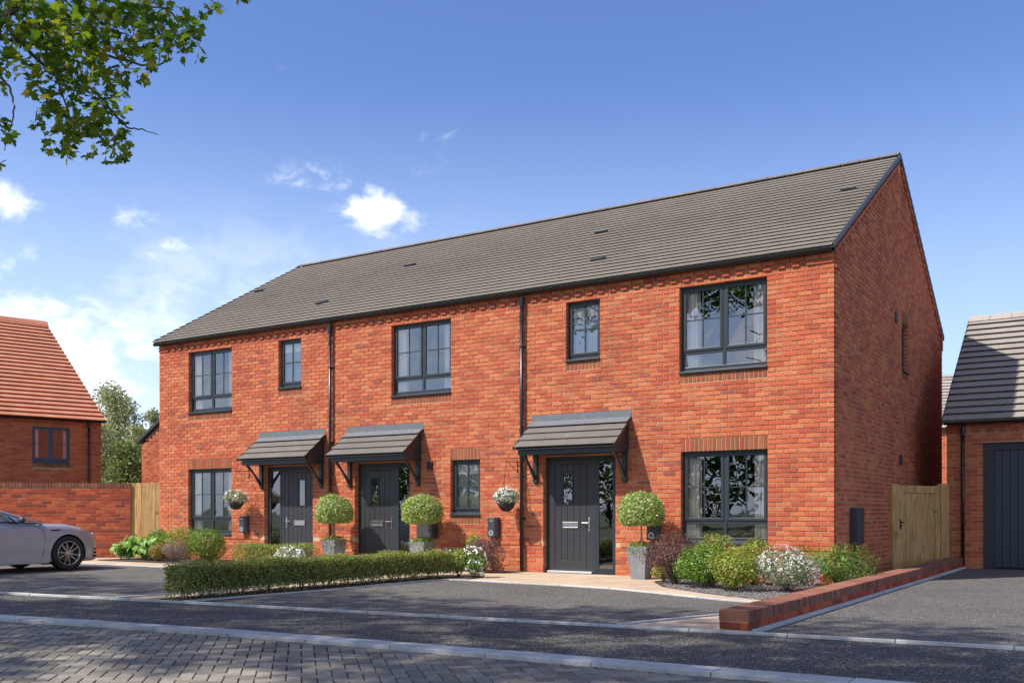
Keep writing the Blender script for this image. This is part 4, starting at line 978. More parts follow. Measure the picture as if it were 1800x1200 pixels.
# houses further back
def simple_house(name, label, x0, x1, y0, y1, ez, rz, ridge, wall, tile, gauge=.25, bricks=None):
    h = thing(name, label, 'house', (x0, y0, 0)); b = MB()
    b.box(x0, x1, y0, y1, -.1, ez); wl = b.build('wall', MORT, h)
    rb = MB()
    if ridge == 'x':
        ym = (y0+y1)/2; slab_(rb, [(x0-.1, y0-.2, ez), (x1+.1, y0-.2, ez), (x1+.1, ym, rz), (x0-.1, ym, rz)]); slab_(rb, [(x0-.1, y1+.2, ez), (x1+.1, y1+.2, ez), (x1+.1, ym, rz), (x0-.1, ym, rz)])
        r = rb.build('roof', tile, h); pc = Pieces('roof_tile', tile, .016); V = Vector((0, ym-y0+.2, rz-ez)); roof_slope(pc, Vector((x0-.1, y0-.22, ez-.01)), (1, 0, 0), V, x1-x0+.2, V.length, gauge, .3, raise_=.05); pc.emit(r, 0)
        F = frame((0, y0, 0), (1, 0, 0), (0, -1, 0)); pc = Pieces('brick', wall, .05); coursing(pc, F, x0, x1, 0, ez-.02); pc.emit(wl, 0)
    else:
        xm = (x0+x1)/2; P = [(x0-.2, y0-.1, ez-.1), (x0-.2, y1, ez-.1), (xm, y1, rz), (xm, y0-.1, rz)]; slab_(rb, P); slab_(rb, [(2*xm-p[0], p[1], p[2]) for p in P]); r = rb.build('roof', tile, h)
        gb = MB(); gb.add([(x0, y0, ez-.1), (x1, y0, ez-.1), (xm, y0, rz-.1)], [(0, 1, 2)]); gb.build('gable', MORT, wl)
        pr = lambda u: ez-.1+(rz-ez)*(1-abs(u-xm)/(xm-x0)) if x0 < u < x1 else ez-.1
        F = frame((0, y0, 0), (1, 0, 0), (0, -1, 0)); pc = Pieces('brick', wall, .05); coursing(pc, F, x0, x1, 0, rz, profile=lambda u: pr(u)-.1); pc.emit(wl, 0)
        vt = MB()
        for s_ in (1, -1):
            q = [(xm-s_*(xm-x0+.22), y0-.12, ez-.16), (xm, y0-.12, rz-.04)]
            vt.add([(q[0][0], q[0][1], q[0][2]), (q[1][0], q[1][1], q[1][2]), (q[1][0], q[1][1], q[1][2]+.12), (q[0][0], q[0][1], q[0][2]+.12), (q[0][0], y0-.08, q[0][2]), (q[1][0], y0-.08, q[1][2]), (q[1][0], y0-.08, q[1][2]+.12), (q[0][0], y0-.08, q[0][2]+.12)], MB.BF)
            i = 0; t = .06
            while t < .97:
                xx = xm-s_*(xm-x0)*(1-t); zz = pr(xx)-.07
                if i % 2: vt.box(xx-.05, xx+.05, y0-.05, y0, zz-.07, zz, .5)
                t += .11/(xm-x0); i += 1
        vt.build('verge_trim', GREYBOX, wl)
    return h
simple_house('brick_house', 'brick house gable with dark verge seen past the left end of the terrace', -30.35, -22, 10, 20, 4.05, 6.5, 'y', BR, TILE)
simple_house('brick_house', 'sunlit brick house with pale grey roof glimpsed between gable and garage', -8, 4.5, 24, 32, 4.25, 6.75, 'x', BR, TILE, .28)

# ------------------------------------------------------------------ leaves and plants
LEAF = {   # outlines in unit leaf space: x across, y along the midrib, z lift
    'oval': (np.array([(0, 0, 0), (.32, .45, .06), (0, 1, -.05), (-.32, .45, .06)]), [(0, 1, 2), (0, 2, 3)]),
    'long': (np.array([(0, 0, 0), (.16, .5, .05), (0, 1, -.04), (-.16, .5, .05)]), [(0, 1, 2), (0, 2, 3)]),
    'broad': (np.array([(0, 0, 0), (.26, .16, .05), (.38, .42, .07), (.24, .75, .02), (0, 1, -.16), (-.24, .75, .02), (-.38, .42, .07), (-.26, .16, .05), (0, .5, -.03)]),
              [(8, 0, 1), (8, 1, 2), (8, 2, 3), (8, 3, 4), (8, 4, 5), (8, 5, 6), (8, 6, 7), (8, 7, 0)]),
    'petal': (np.array([(0, 0, 0), (.3, .3, .02), (.22, .8, .06), (0, 1, .05), (-.22, .8, .06), (-.3, .3, .02)]), [(0, 1, 2, 3, 4, 5)]),
    'maple': (np.array([(0, 0, 0), (.30, -.06, .02), (.24, .14, .0), (.55, .22, -.05), (.42, .38, 0), (.46, .62, -.04), (.24, .52, .02), (.14, .72, 0), (0, 1.0, -.06),
                        (-.14, .72, 0), (-.24, .52, .02), (-.46, .62, -.04), (-.42, .38, 0), (-.55, .22, -.05), (-.24, .14, 0), (-.30, -.06, .02), (0, .3, .05)]),
              [(16, i, i+1) for i in range(15)]+[(16, 15, 0)]),
}
def leaves_mesh(name, material, kind, pos, nrm, size, spread=.6, tone_=None, droop=0):
    """pos, nrm (n,3) arrays: a leaf at each pos, blade roughly facing nrm"""
    n = len(pos); base, faces = LEAF[kind]
    nrm = nrm+RS.normal(0, spread, (n, 3)); nrm /= np.linalg.norm(nrm, axis=1)[:, None]+1e-9
    r = RS.normal(0, 1, (n, 3)); r[:, 2] -= droop
    y = r-nrm*np.sum(r*nrm, 1)[:, None]; y /= np.linalg.norm(y, axis=1)[:, None]+1e-9
    x = np.cross(y, nrm); sz = np.asarray(size)*np.ones(n)
    V = (base[None, :, 0, None]*x[:, None, :]+base[None, :, 1, None]*y[:, None, :]+base[None, :, 2, None]*nrm[:, None, :])*sz[:, None, None]+pos[:, None, :]
    nv = len(base); V = V.reshape(-1, 3)
    lt = [len(f) for f in faces]; li = np.concatenate([np.array(f) for f in faces])
    idx = (li[None, :]+np.arange(n)[:, None]*nv).ravel().astype(np.int32); tot = np.tile(np.array(lt), n).astype(np.int32)
    me = bpy.data.meshes.new(name); me.vertices.add(len(V)); me.vertices.foreach_set('co', V.ravel().astype(np.float32))
    me.loops.add(len(idx)); me.loops.foreach_set('vertex_index', idx); me.polygons.add(len(tot))
    st = np.concatenate([[0], np.cumsum(tot)[:-1]]).astype(np.int32); me.polygons.foreach_set('loop_start', st); me.polygons.foreach_set('loop_total', tot)
    tn = RS.rand(n) if tone_ is None else tone_
    a = me.attributes.new('tone', 'FLOAT', 'FACE'); a.data.foreach_set('value', np.repeat(np.clip(tn, 0, 1), len(faces)).astype(np.float32))
    me.materials.append(material); me.update(calc_edges=True); me.validate(); return me
def shell_points(n, c, rad, inner=.55, flat=None, lumps=7, lump=.22):
    """points in the outer part of a lumpy ellipsoid with outward normals"""
    d = RS.normal(0, 1, (n, 3)); d /= np.linalg.norm(d, axis=1)[:, None]
    L = RS.normal(0, 1, (lumps, 3)); L /= np.linalg.norm(L, axis=1)[:, None]
    bumpy = 1+lump*(np.max(d @ L.T, axis=1)**3-.45)
    t = inner+(1-inner)*RS.rand(n)**.5
    p = d*np.array(rad)[None]*(bumpy*t)[:, None]
    if flat is not None: p[:, 2] = np.maximum(p[:, 2], flat+RS.rand(n)*.03)
    nr = d/np.array(rad)[None]; nr /= np.linalg.norm(nr, axis=1)[:, None]
    return p+np.array(c)[None], nr
def stems(b, base, tips, r0=.008, r1=.003, bend=.08, tn=.5):
    for t in tips:
        t = Vector(t); s = Vector(base)+Vector((rnd.uniform(-.03, .03), rnd.uniform(-.03, .03), 0)); m = (s+t)/2+Vector((rnd.uniform(-bend, bend), rnd.uniform(-bend, bend), rnd.uniform(0, bend)))
        b.tube([s, m, t], [r0, (r0+r1)/2, r1], 5, False, tn)
def shrub(name, label, cat, base, rx, ry, h, material, n, size, kind='oval', lift=.06, flowers=None, stemmat=TWIG, ns=10, spread=.6, lump=.3, group=None, inner=.35, extra=None, flow_n=0, flow_size=.03):
    root = thing(name, label, cat, base, group); x, y, z = base; c = (x, y, z+lift+(h-lift)*.5)
    p, nr = shell_points(n, c, (rx, ry, (h-lift)*.52), inner, None, 8, lump); p[:, 2] = np.maximum(p[:, 2], z+.015)
    me = leaves_mesh('foliage', material, kind, p, nr+np.array([0, 0, .35]), size*(.7+.6*RS.rand(n)), spread); link('foliage', me, root, 'stuff')
    sb = MB(); q = p[RS.randint(0, n, ns)]; stems(sb, base, [tuple(v) for v in q], .007, .002); sb.build('stem', stemmat, root, kind='stuff')
    if flow_n:
        p, nr = shell_points(flow_n, c, (rx*1.02, ry*1.02, (h-lift)*.56), .9, None, 8, lump); k = p[:, 2] > z+lift*.6; p, nr = p[k], nr[k]; m = len(p)
        P = np.repeat(p, 5, 0)+RS.normal(0, flow_size*.25, (m*5, 3)); NR = np.repeat(nr, 5, 0)
        me = leaves_mesh('flower', flowers, 'petal', P, NR, flow_size*(.7+.5*RS.rand(m*5)), .35); link('flower', me, root, 'stuff')
    return root

# clipped hedge along the path
def hedge(name, label, x0, x1, y0, y1, h, n, leg=.11, shear=0.0, size=.026):
    root = thing(name, label, 'hedge', ((x0+x1)/2, y0, 0)); xm, ym = (x0+x1)/2, (y0+y1)/2; hx, hy = (x1-x0)/2, (y1-y0)/2
    f = RS.rand(n); area_top = hx*hy*4; a_side = 2*hy*(h-leg); a_end = 2*hx*(h-leg); tot = area_top+2*a_side+2*a_end
    pr = RS.rand(n)*tot; u = RS.rand(n)*2-1; v = RS.rand(n); P = np.zeros((n, 3)); Nn = np.zeros((n, 3))
    for i_, (lo, hi, fn) in enumerate(((0, area_top, 't'), (area_top, area_top+a_side, 'w'), (area_top+a_side, area_top+2*a_side, 'e'), (area_top+2*a_side, area_top+2*a_side+a_end, 's'), (area_top+2*a_side+a_end, tot+1, 'n'))):
        k = (pr >= lo) & (pr < hi); m = k.sum(); u2 = RS.rand(m)*2-1; zz = leg+(h-leg)*v[k]
        zz = np.where(RS.rand(m) < .12, zz*RS.rand(m), zz)
        if fn == 't': P[k] = np.stack([xm+hx*u[k], ym+hy*u2, np.full(m, h)], 1); Nn[k] = (0, 0, 1)
        if fn in 'we': s_ = -1 if fn == 'w' else 1; P[k] = np.stack([np.full(m, xm+s_*hx), ym+hy*u[k], zz], 1); Nn[k] = (s_, 0, .15)
        if fn in 'sn': s_ = -1 if fn == 's' else 1; P[k] = np.stack([xm+hx*u[k], np.full(m, ym+s_*hy), zz], 1); Nn[k] = (0, s_, .15)
    # uneven clipping and depth
    wob = .022*np.sin(P[:, 1]*5.1+P[:, 0]*3)+.018*np.sin(P[:, 1]*13.7+P[:, 2]*9)+.012*np.sin(P[:, 1]*31+P[:, 2]*27)
    P += Nn*(wob-RS.rand(n)**1.6*.10+RS.normal(0, .006, n))[:, None]
    ex = RS.rand(n) < .02; P[ex] += Nn[ex]*RS.rand(ex.sum())[:, None]*.05
    # round the long top edges
    over = np.clip((P[:, 2]-(h-.09))/.09, 0, 1); P[:, 0] = xm+(P[:, 0]-xm)*(1-.10*over**2)
    P[:, 0] += shear*(P[:, 1]-y0)
    dens = leaves_mesh('foliage', L_HEDGE, 'oval', P, Nn, size*(.65+.7*RS.rand(n)), .75); link('foliage', dens, root, 'stuff')
    sb = MB(); y = y0+.05
    while y < y1-.03:
        bx = xm+rnd.uniform(-.08, .1)+shear*(y-y0)
        for _ in range(5): stems(sb, (bx, y, 0), [(bx+rnd.uniform(-.12, .12), y+rnd.uniform(-.12, .12), leg+rnd.uniform(.03, .2))], .006, .003, .04)
        y += rnd.uniform(.13, .22)
    sb.build('stem', TWIG, root, kind='stuff')
    ib = MB(); k = 14
    for i in range(k):   # dark twiggy heart that closes the view through
        ya, yb = y0+.1+(y1-y0-.2)*i/k, y0+.1+(y1-y0-.2)*(i+1)/k; sx = shear*((ya+yb)/2-y0)
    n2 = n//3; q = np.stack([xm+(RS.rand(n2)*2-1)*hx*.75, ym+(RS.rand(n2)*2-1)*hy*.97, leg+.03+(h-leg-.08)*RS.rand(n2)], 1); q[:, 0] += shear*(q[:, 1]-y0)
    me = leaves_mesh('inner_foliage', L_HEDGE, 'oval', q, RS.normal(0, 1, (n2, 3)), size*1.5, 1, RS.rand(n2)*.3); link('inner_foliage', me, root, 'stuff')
    return root
hedge('clipped_hedge', 'long low clipped green hedge running beside the middle driveway', -6.50, -6.03, -7.42, -2.15, .455, 54000, shear=.045)
hedge('clipped_hedge', 'short low clipped hedge in front of the left-hand door', -12.0, -9.95, -1.45, -1.0, .46, 11000, leg=.02)

# right flower bed
shrub('barberry_bush', 'dark purple-leaved shrub between the right-hand planter and the green bushes', 'shrub', (-2.05, -1.45, .01), .47, .40, .74, L_PUR, 6200, .026, lift=.16, ns=60, lump=.5, inner=.3)
shrub('green_shrub', 'tiny bright green shrub at the foot of the purple bush by the planter', 'shrub', (-2.42, -1.05, .01), .17, .14, .25, L_YEL, 700, .035, ns=8)
shrub('green_shrub', 'bright green bushy shrub just right of the purple bush under the big window', 'shrub', (-1.38, -1.75, .01), .48, .42, .60, L_GRN, 6000, .034, ns=14, lump=.45)
shrub('green_shrub', 'taller yellow-green shrub standing close under the big right-hand window', 'shrub', (-1.68, -.72, .01), .36, .28, .74, L_YEL, 2800, .04, ns=12, lump=.45)
shrub('green_shrub', 'lime-green rounded shrub left of the pale flowering one', 'shrub', (-.82, -2.15, .01), .36, .32, .58, L_YEL, 4200, .032, ns=14, lump=.45)
shrub('green_shrub', 'upright yellow-green shrub behind the lime one at the right window corner', 'shrub', (-1.0, -.85, .01), .30, .28, .72, L_YEL, 2600, .038, ns=12, lump=.5)
shrub('flowering_shrub', 'wide shrub covered in pale pinkish-white flowers beside the low wall', 'shrub', (-.16, -1.85, .01), .44, .42, .58, L_SIL, 5600, .026, ns=20, flowers=PINKF, flow_n=520, flow_size=.021, lump=.45)
shrub('green_shrub', 'fresh green shrub at the corner of the terrace behind the pale flowers', 'shrub', (.26, -.75, .01), .42, .44, .58, L_GRN, 3600, .046, 'long', ns=26, lump=.9)
shrub('green_shrub', 'small leafy shrub against the wall behind the pale flowering one', 'shrub', (-.38, -.5, .01), .36, .26, .58, L_GRN, 2200, .04, 'long', ns=12, lump=.5)
# bed beside the charger at the end of the hedge
shrub('barberry_bush', 'wispy purple-leaved shrub below the charger beside the frosted window', 'shrub', (-6.12, -.72, .02), .38, .32, .66, L_PUR, 4200, .026, lift=.12, ns=50, lump=.5, inner=.3)
shrub('green_shrub', 'small yellow-green shrub with red tips at the right end of the long hedge', 'shrub', (-5.78, -1.98, .02), .20, .18, .44, L_YEL, 1500, .036, ns=10, lump=.5)
shrub('flowering_shrub', 'small white-flowered plant between the long hedge and the right-hand path', 'shrub', (-5.50, -1.90, .02), .22, .2, .46, L_GRN, 1500, .03, ns=10, flowers=WHITEF, flow_n=75, flow_size=.038, lump=.4)
shrub('green_shrub', 'light green shoots behind the wispy purple bush by the charger', 'shrub', (-6.55, -.42, .02), .16, .14, .72, L_YEL, 700, .036, lift=.3, ns=12)
shrub('flowering_shrub', 'low pale flowers against the wall beneath the middle meter box', 'shrub', (-7.05, -.4, .02), .42, .2, .42, L_GRN, 1300, .03, ns=10, flowers=PINKF, flow_n=120, flow_size=.03)
# left bed
shrub('green_shrub', 'bright green dense shrub under the right side of the far-left window', 'shrub', (-13.55, -.75, .03), .46, .42, .74, L_GRN, 5200, .034, ns=14, lump=.35)
shrub('green_shrub', 'yellow-green shrub below the left side of the far-left window', 'shrub', (-14.7, -.55, .03), .46, .36, .74, L_YEL, 3600, .036, ns=12, lump=.4)
shrub('heather_plant', 'pink-brown feathery plant in the middle of the left bed', 'plant', (-13.95, -1.35, .03), .36, .28, .46, L_HEA, 3000, .026, 'long', ns=30, lump=.5, spread=.4)
shrub('heuchera_plant', 'orange-leaved mound in the left bed beside the feathery pink plant', 'plant', (-14.45, -1.38, .03), .22, .22, .42, L_ORA, 1500, .034, ns=10)
shrub('green_shrub', 'leafy green shrub against the wall left of the far-left window', 'shrub', (-15.7, -.42, .03), .5, .3, .72, L_GRN, 2400, .044, ns=12, lump=.5)
shrub('flowering_shrub', 'white-flowered plant in front of the left-hand door beside the short hedge', 'shrub', (-10.15, -1.62, .02), .30, .22, .42, L_SIL, 1800, .03, ns=12, flowers=WHITEF, flow_n=110, flow_size=.04)
def broadleaf(label, base, h, n):
    root = thing('broad_leaved_plant', label, 'plant', base, None); x, y, z = base; sb = MB(); done = 0
    for s_ in range(max(4, n//9)):
        a = rnd.uniform(0, 6.283); rr = rnd.uniform(.05, .42); hh = h*rnd.uniform(.55, 1)*(1-.35*rr/.42); tip = Vector((x+rr*math.cos(a), y+rr*math.sin(a)*.8, z+hh))
        mid = Vector((x, y, z))*.5+tip*.5+Vector((0, 0, .1*h)); sb.tube([(x, y, z), mid, tip], [.009, .007, .004], 5, False)
        for k in range(9):
            t = .25+.75*k/8; c = mid.lerp(tip, (t-.5)*2) if t > .5 else Vector((x, y, z)).lerp(mid, t*2)
            b2 = rnd.uniform(0, 6.283); out = Vector((math.cos(b2), math.sin(b2), 0)); nr = (Vector((0, 0, 1))+out*.5+Vector((-.2, -.3, 0))).normalized()
            Y = (out-nr*out.dot(nr)+Vector((0, 0, -.12))).normalized(); X = Y.cross(nr).normalized(); nr = X.cross(Y)
            size = rnd.uniform(.15, .26)*(1-.25*abs(t-.6)); v = variantleaf('broad', L_BIG, int(rnd.random()*8)/8+.06)
            M = Matrix(((X.x*size, Y.x*size, nr.x*size, c.x), (X.y*size, Y.y*size, nr.y*size, c.y), (X.z*size, Y.z*size, nr.z*size, c.z), (0, 0, 0, 1)))
            o = link('leaf', v, root); o.matrix_basis = M
    sb.build('stem', TWIG, root, kind='stuff')
def variantleaf(kind, material, tn):
    kk = ('leaf', kind, material.name, round(tn, 2))
    if kk not in VARIANTS:
        base, faces = LEAF[kind]; b = MB(); b.add([tuple(v*np.array((rnd.uniform(.85, 1.15), rnd.uniform(.9, 1.1), rnd.uniform(.6, 1.6)))) for v in base], faces, tn); VARIANTS[kk] = b.mesh('leaf', material)
    return VARIANTS[kk]
broadleaf('large-leaved bright green plant at the far left end of the bed by the garden wall', (-15.85, -1.15, .03), .80, 100)
broadleaf('large-leaved bright green plant in front of the narrow timber fence', (-15.1, -1.25, .03), .76, 100)
broadleaf('large-leaved plant leaning on the timber fence behind the others', (-15.5, -.65, .03), .78, 45)

# planters with ball-headed trees
def planter(label, x, y, full=True):
    root = thing('potted_tree', label, 'potted tree', (x, y, .012), 'ball-headed trees in grey planters by the doors')
    z0, z1 = .012, .56; a, c = .125, .185; P = lambda w, z: [(x-w, y-w, z), (x+w, y-w, z), (x+w, y+w, z), (x-w, y+w, z)]
    b = MB(); b.add(P(a, z0)+P(c, z1), MB.BF[:1]+MB.BF[2:]); b.add(P(c, z1)+P(c-.02, z1), [(0, 1, 5, 4), (1, 2, 6, 5), (2, 3, 7, 6), (3, 0, 4, 7)]); b.add(P(c-.02, z1)+P(c-.03, z1-.05), [(0, 1, 5, 4), (1, 2, 6, 5), (2, 3, 7, 6), (3, 0, 4, 7), (4, 5, 6, 7)])
    for sx, sy in ((0, -1), (1, 0)):     # raised edge strips on the two faces in view
        for k in (-1, 1):
            pts = []
            for w, z in ((a, z0), (c, z1)):
                e = w-.004
                for dx in (0, -.022):
                    u = k*(e+dx); pts.append((x+u, y-w-.003, z) if sy else (x+w+.003, y+u, z))
            b.add(pts, [(0, 1, 3, 2)])
    b.build('pot', POTM, root, bevel=.004)
    s = MB(); s.add(P(c-.03, z1-.03), [(0, 1, 2, 3)]); s.build('soil', SOIL, root)
    s = MB(); s.tube([(x, y, z1-.03), (x+.008, y, z1+.2), (x-.004, y, .98)], [.016, .014, .012], 7); s.build('stem', plain('pale_bark', (.30, .25, .2), .9, 0, .3, 30) if 'pale_bark' not in MATS else MATS['pale_bark'], root)
    n = 6800; p, nr = shell_points(n, (x, y, 1.11), (.385, .385, .365), .6, -.23, 14, .16)
    low = p[:, 2] < 1.0; p[:, 2] = np.where(low, .90+(p[:, 2]-.87)*.75+RS.rand(n)*.03, p[:, 2])
    link('foliage', leaves_mesh('foliage', L_TOP, 'oval', p, nr+np.array([0, 0, .2]), .042*(.6+.8*RS.rand(n)), .7), root, 'stuff')
    n = 700; th = RS.rand(n)*6.283; rr = .19*(.4+.6*RS.rand(n)); q = np.stack([x+rr*np.cos(th)*1.05, y+rr*np.sin(th)*1.05, z1+.02+.06*RS.rand(n)], 1); dr = RS.rand(n) < .55
    q[dr, 2] -= RS.rand(dr.sum())**1.5*.22; ed = dr; k = np.maximum(np.abs(q[ed, 0]-x), np.abs(q[ed, 1]-y)); f = (.192/np.maximum(k, .01)); q[ed, 0] = x+(q[ed, 0]-x)*f; q[ed, 1] = y+(q[ed, 1]-y)*f
    link('trailing_foliage', leaves_mesh('trailing_foliage', L_GRN, 'long', q, np.stack([np.cos(th), np.sin(th), .4+0*th], 1), .04, .5, droop=1.5), root, 'stuff')
planter('ball-headed tree in a grey planter right of the right-hand door', -3.0, -.62)
planter('ball-headed tree in a grey planter right of the middle door', -7.62, -.62)
planter('ball-headed tree in a grey planter between the left and middle doors', -9.90, -.62)

# hanging baskets on wall brackets
def basket(label, blabel, x, y, zt, rx, mt, fm, fn, fl):
    root = thing('hanging_basket', label, 'hanging basket', (x, y, zt-.22)); b = MB(); prof = [(.03, -.19), (.08, -.175), (.13, -.125), (.162, -.06), (.175, 0), (.168, 0), (.15, -.02)]
    b.lathe(prof, 20, Matrix.Translation((x, y, zt))); b.build('bowl', BOWL, root, smooth=True)
    n = 1900; p, nr = shell_points(n, (x+mt[0], y, zt+.08), (rx, .22, .15), .5, None, 8, .25)
    link('foliage', leaves_mesh('foliage', mt[1], 'oval', p, nr+np.array([0, 0, .3]), .032*(.7+.6*RS.rand(n)), .6), root, 'stuff')
    p, nr = shell_points(fn, (x+mt[0], y, zt+.09), (rx*1.03, .23, .16), .9, None, 8, .25); P = np.repeat(p, 5, 0)+RS.normal(0, .007, (fn*5, 3))
    link('flower', leaves_mesh('flower', fm, 'petal', P, np.repeat(nr, 5, 0), .022, .35), root, 'stuff')
    hz = 2.03
    for k in range(3):
        a = 2.1*k+.5; c = MB(); c.tube([(x+.165*math.cos(a), y+.165*math.sin(a), zt), (x, y, hz-.03)], .0028, 5); c.build('chain', BLACK, root)
    r2 = thing('basket_bracket', blabel, 'wall bracket', (x, -.006, 1.9)); c = MB(); fb(c, FF, x-.012, x+.012, .006, .014, 1.86, 2.08); c.build('wall_plate', BLACK, r2)
    c = MB(); c.tube([(x, -.012, 2.05), (x, y+.03, 2.05), (x, y-.01, 2.062), (x, y-.03, 2.04), (x, y-.01, 2.02), (x, y+.008, 2.03)], .006, 6); c.build('arm', BLACK, r2)
    c = MB(); c.tube([(x, -.012, 1.88), (x, -.13, 1.93), (x, y+.06, 2.045)], .005, 6); c.build('brace', BLACK, r2)
basket('round hanging basket brimming with small white flowers left of the right-hand porch', 'black scroll bracket left of the right-hand downpipe', -5.83, -.40, 1.325, .235, (.0, L_SIL), WHITEF, 330, .2)
basket('trailing hanging basket of white petunias beside the far-left window', 'black scroll bracket right of the far-left window', -13.06, -.40, 1.37, .33, (-.02, L_SIL), WHITEF, 120, .2)

# wall boxes
def charger(label, xc, zc, w=.225, h=.375):
    root = thing('car_charger', label, 'car charger', (xc, 0, zc)); b = MB(); d = .13; pts = [(-w/2, 0), (w/2, 0), (w/2, .07), (w/2-.05, d), (-w/2+.03, d), (-w/2, d-.03)]
    vs = [FF @ Vector((xc+p[0], p[1]+.008, zc-h/2)) for p in pts]+[FF @ Vector((xc+p[0], p[1]+.008, zc+h/2)) for p in pts]; n = len(pts)
    b.add(vs, [tuple(range(n)), tuple(range(2*n-1, n-1, -1))]+[(i, n+i, n+(i+1) % n, (i+1) % n) for i in range(n)]); b.build('body', GREYBOX, root, bevel=.014)
    M = Matrix.Translation((xc-.01, -d-.008, zc-.105)) @ Matrix.Rotation(math.pi/2, 4, 'X'); b = MB(); vs = []
    for r, z in ((.048, 0), (.052, .006), (.036, .006), (.034, .0)):
        for k in range(24): th = 2*math.pi*k/24; vs.append(M @ Vector((r*math.cos(th), r*math.sin(th), z)))
    b.add(vs, [(i*24+k, i*24+(k+1) % 24, (i+1)*24+(k+1) % 24, (i+1)*24+k) for i in range(3) for k in range(24)]); b.build('socket_ring', ALU, root)
    b = MB(); b.lathe([(.0, .002), (.022, .002), (.024, .0)], 16, M); b.build('socket', SLATE, root)
    b = MB(); y = d+.009
    for k in range(4): fb(b, FF, xc-.042+k*.02, xc-.028+k*.02, y, y+.0015, zc+.118, zc+.134)
    for k in range(3): fb(b, FF, xc-.026+k*.02, xc-.022+k*.02, y, y+.0012, zc+.123, zc+.129)
    b.build('badge', ALU, root, kind='stuff'); return root
charger('dark grey car charger between the frosted ground-floor window and the right-hand downpipe', -6.335, .835)
charger('dark grey car charger half hidden behind the right-hand ball-headed tree', -3.03, .83)
charger('dark grey car charger between the far-left window and the left-hand door', -13.165, .845)
mb = thing('meter_box', 'dark grey meter box beside the middle door behind the ball-headed tree', 'meter box', (-7.9, 0, .9))
b = MB(); fb(b, FF, -8.117, -7.70, .008, .17, .61, 1.235); b.build('body', GREYBOX, mb, bevel=.012)
b = MB(); fb(b, FF, -8.10, -7.715, .171, .178, .63, 1.215); b.build('lid', GREYBOX, mb, bevel=.004)
mb = thing('meter_box', 'dark grey meter box with a conduit below, on the gable wall', 'meter box', (0, 1.2, .9))
b = MB(); fb(b, FG, .93, 1.38, .008, .14, .59, 1.20); b.build('body', GREYBOX, mb, bevel=.012)
b = MB(); fb(b, FG, 1.12, 1.18, .03, .07, .0, .59); b.build('conduit', GREYBOX, mb)

